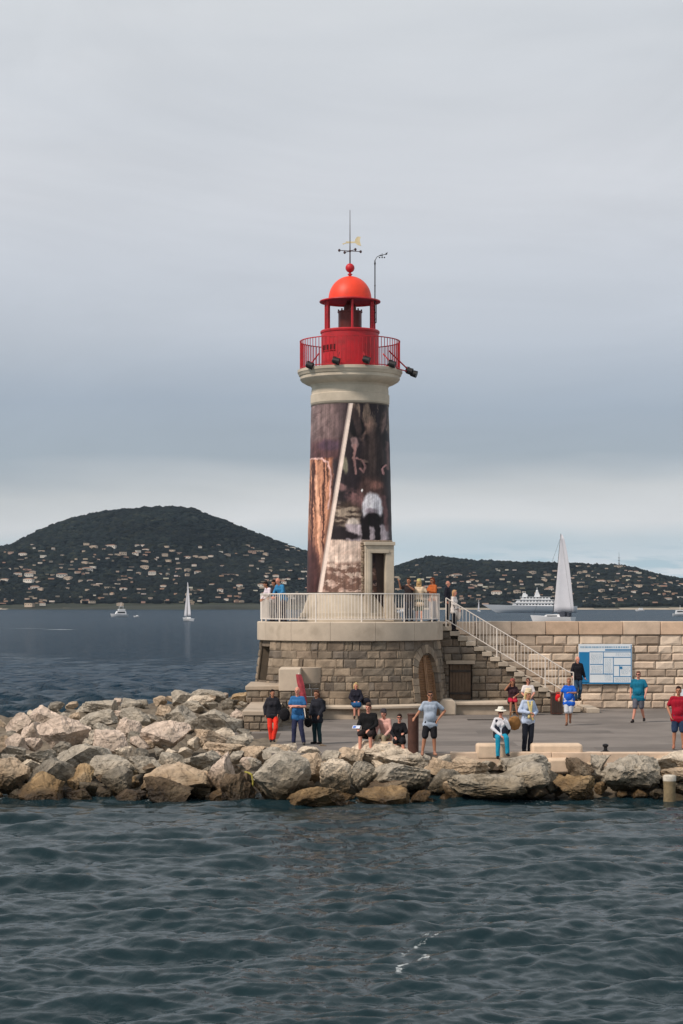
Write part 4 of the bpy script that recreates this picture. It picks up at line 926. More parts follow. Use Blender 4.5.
ROCKC = {'pale pink': (206, 188, 172), 'grey': (168, 160, 146), 'tan': (188, 168, 144), 'ochre': (170, 146, 112), 'dark grey': (132, 126, 115), 'cream': (208, 194, 174), 'brown': (118, 103, 86)}
RMAT = {}
for kx, cc in ROCKC.items():
    alt = rgb(120, 112, 98) if kx in ('pale pink', 'tan', 'cream') else rgb(160, 150, 134)
    RMAT[kx] = material('rock_' + kx.replace(' ', '_'), rgb(*cc), rough=.9, var=.48, scale=2.2, bump=1.0, bscale=8, dist=.10, cracks=1.1, wet=WET_SHADE, tint=(alt, 1.1, .54, .55))
ROCKS = []
def rock(x0, y0, x1, y1, colr, label=None, ang=.6, tilt=0, crag=.03, Y=None, sub=None, seed=None):
    Yc = Yof(min(y1 - 2, 806)) if Y is None else Y
    W = (x1 - x0) * Yc / F * 1.06; Hh = (y1 - y0) * Yc / F; D = min(max(W * .85, Hh), 1.7)
    seed = seed if seed is not None else int(x0 * 7 + y0 * 13) % 99991
    sub = (5 if x1 - x0 > 24 else 4)
    me = rock_mesh('boulder', W, D, Hh * 1.25, abs(seed), ang, sub, crag, tilt); me.materials.append(RMAT[colr])
    o = bpy.data.objects.new('boulder', me); C.objects.link(o); c = P((x0 + x1) / 2, y0, Yc); c.z -= Hh * 1.25 / 2
    o.location = c; ROCKS.append((o, (x0 + x1) / 2, y0, y1, x1 - x0, colr, label))
KEY = [
 (-12, 757, 30, 788, 'tan', 'big tan boulder cut off by the left edge of the picture just above the water'),
 (19, 771, 63, 805, 'ochre', 'rounded ochre-brown boulder sitting in the water near the left edge'),
 (64, 788, 96, 803, 'brown', None), (68, 763, 94, 790, 'ochre', 'leaning ochre wedge of rock between two dark grey boulders left of the water edge'),
 (102, 766, 132, 795, 'dark grey', None), (89, 755, 135, 778, 'grey', None), (56, 743, 112, 766, 'grey', 'broad flat grey slab below the large white-pink boulder'),
 (38, 714, 90, 746, 'pale pink', 'largest whitish-pink boulder on top of the left rock pile'), (30, 705, 63, 724, 'pale pink', 'blocky cream-pink boulder on the crest behind the largest whitish one'),
 (6, 712, 32, 734, 'pale pink', 'rounded pink boulder on the crest nearest the left edge'), (21, 721, 40, 739, 'pale pink', None), (93, 729, 129, 750, 'pale pink', 'squarish speckled pink boulder right of the largest whitish one'),
 (82, 700, 116, 714, 'grey', None), (74, 709, 117, 728, 'grey', None), (116, 717, 136, 733, 'pale pink', None), (6, 733, 29, 751, 'pale pink', None), (-10, 735, 9, 751, 'tan', None),
 (30, 757, 76, 788, 'dark grey', None), (0, 745, 26, 760, 'dark grey', None), (25, 749, 57, 764, 'grey', None), (112, 789, 146, 806, 'brown', None),
 (143, 763, 212, 793, 'tan', 'widest tan boulder of the left pile, lying low above dark wet rocks'), (145, 775, 193, 807, 'brown', 'dark brown wet boulder at the waterline under the widest tan one'),
 (207, 751, 236, 790, 'pale pink', 'pale pink slab standing tilted on its end among dark rocks'), (184, 750, 220, 767, 'grey', None), (141, 720, 190, 747, 'pale pink', 'large pink boulder in the middle of the left pile'),
 (158, 705, 199, 727, 'grey', None), (190, 708, 243, 731, 'grey', 'long blocky grey-brown boulder beside the low wall'), (231, 692, 250, 705, 'ochre', 'small ochre rock against the foot of the platform'), (185, 695, 213, 708, 'cream', None),
 (190, 689, 226, 700, 'grey', None), (120, 706, 150, 726, 'grey', None), (120, 719, 142, 737, 'pale pink', None), (130, 735, 149, 749, 'pale pink', None), (118, 755, 162, 771, 'grey', None),
 (221, 771, 256, 804, 'brown', None), (226, 733, 253, 747, 'grey', None), (171, 690, 192, 704, 'grey', None), (160, 752, 184, 765, 'grey', None), (192, 729, 228, 746, 'tan', None), (206, 742, 251, 756, 'tan', None), (121, 698, 142, 708, 'grey', None),
 (251, 750, 310, 801, 'grey', 'largest angular grey-green boulder, below the man in blue'), (286, 785, 346, 810, 'ochre', 'low ochre weed-stained rock at the waterline right of the largest grey boulder'), (320, 759, 353, 787, 'cream', None), (240, 772, 253, 801, 'brown', None),
 (268, 744, 291, 755, 'tan', None), (279, 743, 297, 752, 'cream', None), (313, 744, 329, 754, 'brown', 'small dark brown rock at the feet of the woman in the dark coat'), (290, 752, 322, 777, 'tan', None), (240, 745, 271, 761, 'tan', None), (240, 757, 254, 768, 'pale pink', None),
 (353, 742, 426, 765, 'cream', 'long pale slab in front of the three people sitting on the quay edge'), (334, 747, 364, 767, 'tan', None), (350, 760, 376, 787, 'grey', 'smooth upright grey-tan rock right of the craggy cream one'), (372, 762, 430, 786, 'grey', None),
 (357, 785, 410, 815, 'ochre', 'orange-ochre boulder standing in the water below the seated people'), (364, 779, 406, 797, 'brown', None), (410, 790, 430, 803, 'ochre', None), (424, 757, 462, 773, 'tan', None), (428, 768, 456, 789, 'dark grey', None), (443, 779, 463, 797, 'tan', None),
 (448, 773, 524, 799, 'grey', 'wide low craggy grey rock at the waterline below the seated woman in turquoise trousers'), (486, 762, 549, 791, 'grey', None), (502, 754, 551, 773, 'grey', 'flat-topped grey-tan slab at the feet of the person in the straw hat'), (450, 756, 489, 776, 'tan', None), (446, 769, 464, 787, 'grey', None),
 (554, 774, 594, 797, 'ochre', 'shaggy ochre weed-covered rock in the water right of centre'), (566, 757, 594, 777, 'brown', None), (590, 754, 610, 771, 'grey', None), (601, 755, 660, 785, 'grey', 'wide craggy pale grey rock under the quay edge toward the right'), (655, 750, 705, 768, 'cream', 'cream boulder at the feet of the man in red'), (658, 768, 704, 781, 'tan', None),
 (700, 757, 750, 786, 'grey', None), (740, 752, 790, 780, 'tan', None), (296, 746, 324, 760, 'cream', None), (322, 750, 347, 766, 'grey', None), (396, 752, 430, 768, 'grey', None), (430, 754, 466, 765, 'cream', None), (262, 747, 284, 760, 'grey', None), (462, 752, 484, 764, 'tan', None), (543, 770, 560, 790, 'dark grey', None), (345, 800, 362, 812, 'brown', None), (524, 784, 548, 797, 'brown', None)]
for q in KEY:
    x0, y0, x1, y1, colr, lab = q
    big = (x1 - x0) > 40
    front = x0 > 240 and y0 > 741
    Yk = None
    if front: Yk = float(np.interp(y1, [752, 760, 772, 786, 800, 815], [58.2, 57.4, 56.2, 55.4, 54.7, 53.6]))
    if lab and 'feet of the woman' in lab: Yk = 60
    rock(x0, y0, x1, y1, colr, lab, ang=.75 if colr in ('grey', 'dark grey') else .5, tilt=(.9 if lab and 'standing tilted' in lab else random.uniform(-.3, .3)), crag=.040 if lab and ('crag' in lab or 'shaggy' in lab) else .026, Y=Yk)
# smaller stones wedged between the key ones
rg = random.Random(21)
keybox = [(q[0], q[1], q[2], q[3]) for q in KEY]
def inside(px, py, m=.72):
    for (a, c_, d, e) in keybox:
        if abs(px - (a + d) / 2) < (d - a) / 2 * m and abs(py - (c_ + e) / 2) < (e - c_) / 2 * m: return True
    return False
def crest(px): return float(np.interp(px, [-60, 0, 30, 60, 160, 245], [722, 713, 706, 700, 694, 688]))
placed = []
for it in range(2500):
    px = rg.uniform(-60, 246); py = rg.uniform(crest(px) + 5, 799)
    if inside(px, py): continue
    s = rg.uniform(10, 24) * (.85 + .25 * (py - 690) / 110)
    if any(abs(px - a) < (s + s2) * .42 and abs(py - c_) < (s + s2) * .27 for a, c_, s2 in placed): continue
    placed.append((px, py, s)); hh = s * rg.uniform(.5, .75)
    col_ = rg.choice(['pale pink', 'tan', 'grey', 'grey', 'cream', 'dark grey'] if py < 768 else ['brown', 'dark grey', 'ochre', 'brown', 'grey'])
    rock(px - s / 2, py - hh * .6, px + s / 2, py + hh * .4, col_, None, ang=rg.random(), tilt=rg.uniform(-.5, .5), sub=3)
    if len(placed) > 150: break
n_left = len(placed); placed = []
for it in range(900):
    px = rg.uniform(246, 760); py = rg.uniform(762, 795 if px > 450 else 806)
    if inside(px, py): continue
    s = rg.uniform(8, 18)
    if any(abs(px - a) < (s + s2) * .45 and abs(py - c_) < (s + s2) * .3 for a, c_, s2 in placed): continue
    placed.append((px, py, s)); hh = s * rg.uniform(.55, .8)
    rock(px - s / 2, py - hh * .6, px + s / 2, py + hh * .4, rg.choice(['brown', 'dark grey', 'ochre', 'tan'] if py > 775 else ['tan', 'grey', 'cream']), None, ang=rg.random(), tilt=rg.uniform(-.5, .5), sub=3,
         Y=float(np.interp(py, [755, 770, 785, 806], [57.0, 56.4, 55.6, 54.4])))
    if len(placed) > 60: break
# labels: what it looks like, and its place counted from the left within its row
zones = {}
for r_ in ROCKS:
    o, pxc, y0, y1, wd, colr, lab = r_
    if pxc < 246: z = 'at the left pile waterline' if y1 > 789 else 'low in the left pile' if y1 > 765 else 'amid the left pile' if y1 > 742 else 'high on the left pile' if y1 > 722 else 'on the left pile crest'
    elif pxc < 460: z = 'at the waterline below the platform' if y1 > 785 else 'by the quay below the platform'
    else: z = 'at the right quay waterline' if y1 > 783 else 'under the right quay edge'
    size = 'large' if wd > 38 else 'medium' if wd > 20 else 'small'
    zones.setdefault((colr, size, z), []).append(r_)
for (colr, size, z), lst in zones.items():
    lst.sort(key=lambda q: q[1])
    for i, (o, pxc, y0, y1, wd, _, lab) in enumerate(lst):
        auto = f'{size} {colr} rock {z}, {ordn(i)} such from the left' if len(lst) > 1 else f'only {size} {colr} rock {z}'
        tag(o, lab or auto, 'rock', 'boulders of the rock pile' if pxc < 246 else 'boulders along the quay foot')

# worked stone blocks on the quay edge
def wblock(px0, px1, pyt, pyb, Y, label):
    X0, X1 = XX(px0, Y), XX(px1, Y); zt, zb = ZZ(pyt, Y), ZZ(pyb, Y); b = MB(); n = 14; V = []
    b.box(-(X1 - X0) / 2, (X1 - X0) / 2, -.3, .35, 0, zt - zb); 
    o = b.build('stone_block', M('pink_limestone', rgb(206, 184, 160), rough=.9, var=.14, scale=3, bump=.7, bscale=30, dist=.02), loc=((X0 + X1) / 2, Y, zb), bevel=.07, smooth=50); tag(o, label, 'stone block', 'worked limestone blocks on the quay edge')
wblock(476, 507, 743.5, 759, 56.9, 'short rounded limestone block under the seated woman in turquoise trousers')
wblock(531, 581.5, 743.5, 757, 57.0, 'long limestone block on the quay edge right of the person in the straw hat')
wblock(547, 569, 758, 773, 56.4, 'pale square limestone block wedged below the long one')
wblock(362, 402, 741, 757, 57.3, 'low limestone block on the quay edge used as a seat by three people')

# ================================================================ STREET FURNITURE
BY = YG(754, 0)
t = thing('steel_bollard', 'thick rusty dark brown bollard the man in the grey t-shirt leans on', 'bollard', (XX(413.2, BY), BY, 0))
RUST = M('rusty_steel', rgb(78, 52, 44), rough=.7, var=.4, scale=4, bump=.4, bscale=30, dist=.01)
hb = ZZ(713.5, BY); b = MB(); b.lathe([(.155, 0), (.155, hb - .05)], 24); b.build('post', RUST, t, smooth=40); b = MB(); b.lathe([(.165, hb - .05), (.17, hb - .02), (.155, hb), (.01, hb + .005)], 24); b.build('cap', RUST, t, smooth=40)
b = MB(); b.box(-.21, .21, -.21, .21, 0, .015); b.build('base_plate', RUST, t)
Yb = 57.25; t = thing('mooring_bollard', 'small black mooring bollard on the quay kerb above the grey rocks', 'bollard', (XX(605.5, Yb), Yb, .03))
b = MB(); b.lathe([(.09, 0), (.09, .03), (.055, .05), (.05, .13), (.085, .16), (.085, .20), (.05, .225), (.01, .23)], 20); b.build('bollard_body', BLACK, t, smooth=40)
b = MB(); b.box(-.11, .11, -.11, .11, -.02, .012); b.build('base_plate', BLACK, t)
# bin
Yb = 77.2; t = thing('litter_bin', 'dark brown square litter bin at the foot of the stairs', 'bin', (XX(556.5, Yb), Yb, 0)); hb = ZZ(692.5, Yb)
b = MB(); b.box(-.22, .22, -.2, .2, .03, hb - .08); b.build('bin_body', RUST, t, bevel=.02); b = MB(); b.box(-.24, .24, -.22, .22, hb - .079, hb); b.build('lid', RUST, t, bevel=.015)
b = MB()
for i in range(6): b.box(-.20 + .07 * i, -.16 + .07 * i, -.213, -.201, .1, hb - .15)
b.build('slats', M('iron_dark'), t)
# drain cover
b = MB(); b.box(-.5, .5, -.3, .3, .002, .012)
for i in range(8): b.box(-.44 + .115 * i, -.38 + .115 * i, -.26, .26, .012, .018)
tag(b.build('drain_cover', M('iron_dark'), loc=(XX(481, 73.8), 73.8, 0)), 'dark iron drain cover in the paving in front of the bench under the stairs', 'drain cover')
# squat weathered pile in the water at the right
Yp = 54.6; t = thing('mooring_pile', 'squat white-topped weathered pile standing in the water at the right edge', 'pile', (XX(669.5, Yp), Yp, WZ - .6)); zt = ZZ(775, Yp) - WZ + .6
b = MB(); b.lathe([(.15, 0), (.175, .5), (.16, .8), (.175, zt - .16)], 20); b.build('pile_shaft', material('pile_weed', rgb(128, 114, 88), rough=.9, var=.4, scale=4, bump=.8, bscale=14), t, smooth=60)
b = MB(); b.lathe([(.178, zt - .16), (.185, zt - .04), (.15, zt), (.01, zt + .015)], 20); b.build('pile_cap', material('pile_white', rgb(182, 176, 164), rough=.8, var=.4, scale=5, bump=.4), t, smooth=50)
# yellow-green rope/weed on rocks beside big grey boulder
b = MB(); Yw = 54.9; pts = [P(245, 772, Yw), P(249, 773, Yw - .1), P(252, 775, Yw - .2), P(253, 782, Yw - .25), P(252.5, 787, Yw - .3)]; b.path(pts, .03); tag(b.build('mooring_rope', M('yellow_rope', rgb(140, 132, 60), bump=.3)), 'short end of yellow rope caught beside the largest grey boulder', 'rope')

# furled red parasol/canvas leaning on the buttress
Yf = 71.8; t = thing('furled_parasol', 'furled red beach parasol leaning beside the concrete block', 'parasol', (XX(302, Yf), Yf, 0))
b = MB(); p0 = (.12, 0, 0); b.tube((.16, 0, 0), (-.13, .2, ZZ(673, Yf)), .018); b.build('pole', CWHITE, t)
b = MB(); q0 = Vector((.10, .04, ZZ(705, Yf))); q1 = Vector((-.12, .19, ZZ(674.5, Yf))); seg = 14; vs = []
for j in range(9):
    tt_ = j / 8; c_ = q0.lerp(q1, tt_); r_ = (.03 + .085 * math.sin(math.pi * min(1, .15 + tt_ * .62)))
    for i in range(seg): a = 6.283 * i / seg; rr_ = r_ * (1 + .22 * math.cos(a * 5 + tt_ * 3)); vs.append(c_ + Vector((rr_ * math.cos(a), rr_ * math.sin(a) * .8, 0)))
b.add(vs, [(j * seg + i, j * seg + (i + 1) % seg, (j + 1) * seg + (i + 1) % seg, (j + 1) * seg + i) for j in range(8) for i in range(seg)] + [tuple(range(seg)), tuple(range(8 * seg, 9 * seg))])
b.build('canopy', M('red_canvas', rgb(150, 60, 68), rough=.8, var=.35, scale=8, bump=.3), t, smooth=70)

# ---------------------------------------------------------------- information board
YB = WY - .16; X0, X1 = XX(578.5, YB), XX(632, YB); z0, z1 = ZZ(684, YB), ZZ(644, YB); BWd, BH = X1 - X0, z1 - z0
t = thing('notice_board', 'large white and blue site plan board mounted on the breakwater wall', 'notice board', (X0, YB, z0))
BW_ = M('board_white', rgb(214, 222, 228), rough=.4, var=.05, bump=0, spec=.4); BB = M('board_blue', rgb(28, 118, 170), rough=.4, var=.08, bump=0, spec=.4)
b = MB(); b.box(0, BWd, 0, .05, 0, BH); b.build('panel', BW_, t)
b = MB(); f = lambda px: (px - 578.5) / 53.5 * BWd; g = lambda py: (684 - py) / 40 * BH
b.box(f(579), f(589.5), -.006, -.001, g(683), g(652)); b.box(f(579), BWd - .02, -.006, -.001, .0, g(682.5)); b.box(f(605), BWd - .02, -.006, -.001, g(650.6), g(649.2)); b.box(BWd - .05, BWd - .02, -.0065, -.0015, 0, g(645)); b.build('blue_field', BB, t)
b = MB()
for (xa_, xb_, y_) in ((589.5, 631, 651.8), (603, 631, 657.2), (590, 603.5, 664.3), (614, 631, 665.3), (590, 613.5, 674), (613, 631, 676.5)): b.box(f(xa_), f(xb_), -.007, -.0012, g(y_ + .35), g(y_ - .35))
for (x_, ya_, yb_) in ((603.3, 652, 674), (613.3, 657, 683), (619.5, 665, 676)): b.box(f(x_ - .3), f(x_ + .3), -.0075, -.0013, g(yb_), g(ya_))
b.box(f(620), f(622.3), -.008, -.0014, g(669), g(666.5)); b.build('plan_lines', BB, t)
b = MB(); rg = random.Random(3); x = 580
while x < 629:
    wd = rg.uniform(.4, 1.1); b.box(f(x), f(x + wd), -.006, -.001, g(648), g(646.3)); x += wd + rg.uniform(.25, .9)
for (xa_, xb_, ya_, yb_) in ((590.5, 602, 654, 663), (604.5, 612, 659, 680), (615, 630, 653, 656), (591, 602, 666, 673), (615, 630, 678, 681.5), (621, 630, 667, 674)):
    y_ = ya_
    while y_ < yb_:
        x = xa_ + rg.uniform(0, 1)
        while x < xb_ - 1: wd = rg.uniform(.5, 1.6); b.box(f(x), f(min(xb_, x + wd)), -.006, -.001, g(y_ + .22), g(y_)); x += wd + rg.uniform(.3, 1.2)
        y_ += 1.1
b.build('small_print', M('board_print', rgb(120, 160, 190), rough=.5, bump=0), t)
b = MB()
for x in (.2, BWd - .25): b.box(x, x + .05, .05, .19, .05, BH - .05)
b.build('mounting_rail', M('mast_grey'), t)
Ys = WY - .2; t = thing('wall_sign', 'plain white sign on the breakwater wall behind the man in red', 'sign', (XX(686, Ys), Ys, ZZ(699, Ys)))
b = MB(); b.box(-.30, .4, 0, .03, 0, .40); b.build('plate', BW_, t); b = MB(); b.box(.0, .06, .03, .2, .1, .3); b.build('bracket', M('mast_grey'), t)

# ================================================================ BOATS
HULLW = M('gelcoat_white', rgb(216, 218, 220), rough=.3, var=.06, bump=0, spec=.5); WIN = M('dark_window', rgb(28, 34, 42), rough=.15, bump=0, spec=.6); SAIL = M('sailcloth', rgb(194, 196, 203), rough=.8, var=.06, scale=.4, bump=0)
def hull(L, Bm, D, draft=.4, bow=.0, stern=.85, n=18, rake=.12):
    b = MB(); vs = []; m = 7
    for i in range(n + 1):
        t_ = i / n; w = Bm / 2 * (math.sin(min(1, (1 - t_) * 1.7 + .02) * math.pi / 2) ** .8) * (stern + (1 - stern) * min(1, t_ * 4)); x = -L / 2 + L * t_
        sheer = D * (1 + .28 * t_ * t_)
        for j in range(m):
            a = -1 + 2 * j / (m - 1); k = abs(a); z = -draft + (sheer + draft) * k ** 1.6; vs.append((x + rake * L * t_ * t_ * (z / D - .6) * .5, w * (1 if a > 0 else -1) * k ** .55 if k else 0, z))
    fs = [(i * m + j, i * m + j + 1, (i + 1) * m + j + 1, (i + 1) * m + j) for i in range(n) for j in range(m - 1)]
    fs += [(i * m, (i + 1) * m, (i + 1) * m + m - 1, i * m + m - 1) for i in range(n)] + [tuple(range(m))[::-1]]
    b.add(vs, fs); return b
def boat_at(name, label, px, Y, rz): return thing(name, label, 'boat', (XX(px, Y), Y, WZ), rz)
# small motor yacht on the left
Y = 960; t = boat_at('motor_boat', 'white motor boat with flybridge on the far water at the left', 119.5, Y, R(200))
hull(8.4, 3, 1.3).build('hull', HULLW, t, smooth=40)
b = MB(); b.prism([(-3.2, 1.3), (2.2, 1.3), (1.2, 2.9), (-2.9, 2.9)], -1.2, 1.2, axis='y'); cb_ = b.build('cabin', HULLW, t); b = MB(); b.box(-2.4, 1.1, -1.23, 1.23, 1.8, 2.5); b.build('cabin_window', WIN, cb_)
b = MB(); b.box(-2.6, .6, -1.1, 1.1, 3.0, 3.9); b.box(-1.9, .2, -.9, .9, 5.0, 5.12); b.build('flybridge', HULLW, t)
b = MB()
for x in (-1.8, .1): b.tube((x, 0, 3.7), (x, 0, 5.05), .08)
b.tube((-.6, 0, 5.1), (-.8, 0, 7.2), .12, .06); b.build('mast', HULLW, t)
Y = 940; t = boat_at('dinghy', 'tiny white dinghy floating right of the white motor boat', 136.5, Y, R(185)); hull(2.6, 1.3, .55, .2).build('hull', HULLW, t, smooth=40); b = MB(); b.box(-.8, .3, -.3, .3, .5, .95); b.build('console', HULLW, t)
def sailboat(label, px, Y, L, mast, lean, head, jib, rz, hullh=1.0, boom=.36):
    t = boat_at('sailing_boat', label, px, Y, rz); hull(L, L * .28, hullh).build('hull', HULLW, t, smooth=40)
    b = MB(); b.prism([(-L * .22, hullh), (L * .2, hullh), (L * .12, hullh + L * .05), (-L * .2, hullh + L * .06)], -L * .07, L * .07, axis='y'); cb_ = b.build('cabin', HULLW, t); b = MB(); b.box(-L * .15, L * .1, -L * .073, L * .073, hullh + L * .012, hullh + L * .035); b.build('cabin_window', WIN, cb_)
    b = MB(); b.tube((0, 0, hullh), (lean * mast, 0, mast), .09 * L / 12, .05 * L / 12); b.tube((0, 0, hullh + L * .1), (-boom * L, 0, hullh + L * .09), .06 * L / 12); b.build('mast', M('mast_dark', rgb(60, 62, 68), bump=0), t)
    n = 14; vs = []
    for i in range(n + 1):
        q = i / n; z = hullh + L * .11 + (mast - hullh - L * .13) * q; xm = lean * z; ww = boom * L * (1 - q) ** .72 + head * L
        for j in range(6): s = j / 5; vs.append((xm - .05 - ww * s, -math.sin(s * math.pi) * .05 * L * (1 - q * .5), z))
    b = MB(); b.add(vs, [(i * 6 + j, i * 6 + j + 1, (i + 1) * 6 + j + 1, (i + 1) * 6 + j) for i in range(n) for j in range(5)]); sl = b.build('mainsail', SAIL, t, smooth=89, recalc=False); sl.modifiers.new('thickness', 'SOLIDIFY').thickness = .03
    b = MB(); b.tube((lean * mast * .95, 0, mast * .95), (L * .47, 0, hullh * 1.25), .03 * L / 12); b.tube((lean * mast, 0, mast), (-L * .48, 0, hullh), .02 * L / 12)
    b.build('rigging', M('mast_dark'), t)
    if jib:
        vs = []
        for i in range(n + 1):
            q = i / n; p = Vector((L * .46, 0, hullh * 1.3 + .5)).lerp(Vector((lean * mast * .9 + .1, 0, mast * .88)), q); ww = jib * L * (1 - q)
            for j in range(5): s = j / 4; vs.append((p.x - ww * s, -.1 - math.sin(s * 3.14) * .04 * L, p.z - .02 * s))
        b = MB(); b.add(vs, [(i * 5 + j, i * 5 + j + 1, (i + 1) * 5 + j + 1, (i + 1) * 5 + j) for i in range(n) for j in range(4)]); js = b.build('jib', SAIL, t, smooth=80, recalc=False); js.modifiers.new('thickness', 'SOLIDIFY').thickness = .03
    return t
sailboat('small sailing boat with white sails on the far water left of the lighthouse', 187.5, 707, 8.5, 13.8, .02, .02, .3, R(115), .9)
sailboat('tiny white sailing boat far off just right of the platform', 478.5, 1900, 9, 11.5, .0, .02, .3, R(100), .9)
tb = sailboat('large sailing yacht with tall light grey mainsail beyond the breakwater wall', 552.5, 600, 14, 27, -.105, .03, 0, R(145), 2.0, boom=.46)
b = MB(); b.box(-4.6, -2.4, -.9, .9, 2.1, 3.5); b.box(-6.0, -5.4, -.8, .8, 2.0, 3.2); b.build('cockpit_cover', M('canvas_navy', rgb(60, 64, 74), bump=0), tb)
for i, x in enumerate((-2.2, -1.2, 1.0)):
    pass
# big white ship
Y = 1630; t = boat_at('cruise_yacht', 'large white cruise yacht with stacked decks behind the sailing yacht', 533, Y, R(180)); hull(71, 13, 5.2, 1, rake=.25).build('hull', M('hull_blue_white', rgb(220, 225, 230), rough=.35, var=.05, bump=0), t, smooth=40)
for i, (xa_, xb_, za_, zb_) in enumerate(((-26, 17, 5.3, 8.0), (-24, 14, 8.1, 10.6), (-14, 10, 10.7, 12.8))):
    b = MB(); b.prism([(xa_, za_), (xb_, za_), (xb_ - 1.5, zb_ - .3), (xa_ + 1, zb_ - .3)], -5 + i, 5 - i, axis='y'); b.box(xa_ - 1, xb_ + .5, -5.4 + i, 5.4 - i, zb_ - .35, zb_); dk = b.build('deck_tier', HULLW, t)
    b = MB(); x = xa_ + 2
    while x < xb_ - 3: b.box(x, x + 1.6, -5.03 + i, 5.03 - i, za_ + .8, za_ + 1.7); x += 2.6
    b.build('deck_windows', WIN, dk)
b = MB(); b.prism([(-6, 12.8), (-1, 12.8), (-2.2, 16.5), (-4.5, 16.5)], -1.2, 1.2, axis='y'); b.tube((-3.3, 0, 16.5), (-3.3, 0, 20.5), .35, .15); b.ell((-3.3, 0, 17.2), (1.1, 1.1, 1.1)); b.ell((5.5, 0, 13.8), (1.2, 1.2, 1.2)); b.build('radar_mast', HULLW, t)
b = MB(); b.prism([(5, 12.8), (9, 12.8), (8, 16), (6, 16)], -1, 1, axis='y'); b.build('funnel', HULLW, t)
Y = 1050; t = boat_at('speed_boat', 'small white motor boat far off at the right edge', 681, Y, R(0)); hull(8.5, 3, 1.3).build('hull', HULLW, t, smooth=40)
b = MB(); b.prism([(-3, 1.3), (2, 1.3), (.8, 3.2), (-2.6, 3.2)], -1.2, 1.2, axis='y'); cb_ = b.build('cabin', HULLW, t); b = MB(); b.box(-2.2, .8, -1.23, 1.23, 2.0, 2.7); b.build('cabin_window', WIN, cb_); b = MB(); b.tube((-.5, 0, 3.2), (-.5, 0, 5.8), .09); b.build('mast', HULLW, t)
for i, (px, Y, lb) in enumerate(((402, 1500, 'tiny motor boat low on the water right of the lighthouse door'), (640, 2000, 'tiny pale motor boat below the right hill'))):
    t = boat_at('motor_boat', lb, px, Y, R(180)); hull(9, 3, 1.4).build('hull', HULLW, t, smooth=40); b = MB(); b.prism([(-3, 1.3), (2, 1.3), (.8, 3.2), (-2.6, 3.2)], -1.2, 1.2, axis='y'); b.build('cabin', HULLW, t)
# ================================================================ PEOPLE
SKIN = [M('skin_light', rgb(196, 150, 126), rough=.6, var=.08, scale=12, bump=0), M('skin_tan', rgb(168, 118, 92), rough=.6, var=.08, scale=12, bump=0), M('skin_pink', rgb(200, 140, 120), rough=.6, var=.08, scale=12, bump=0)]
EYE = M('eye_dark', rgb(30, 22, 20), rough=.3, bump=0); LIP = M('lips', rgb(150, 84, 76), rough=.5, bump=0)
fold_tex = bpy.data.textures.new('folds', 'CLOUDS'); fold_tex.noise_scale = .16
_cm = {}
def cloth(c, k=1.0):
    key = (c, k)
    if key not in _cm: _cm[key] = material('cloth_%d_%d_%d' % c, rgb(*c, k), rough=.88, var=.22, scale=7, bump=.35, bscale=26, dist=.02, spec=.15)
    return _cm[key]
def remesh(o, vox, sm=4, folds=0):
    m = o.modifiers.new('surface', 'REMESH'); m.mode = 'VOXEL'; m.voxel_size = vox; m.use_smooth_shade = True
    s = o.modifiers.new('soften', 'SMOOTH'); s.factor = .5; s.iterations = sm
    if folds: d = o.modifiers.new('folds', 'DISPLACE'); d.texture = fold_tex; d.strength = folds; d.mid_level = .35; d.texture_coords = 'LOCAL'
def lerp(a, b, t): return a + (b - a) * t
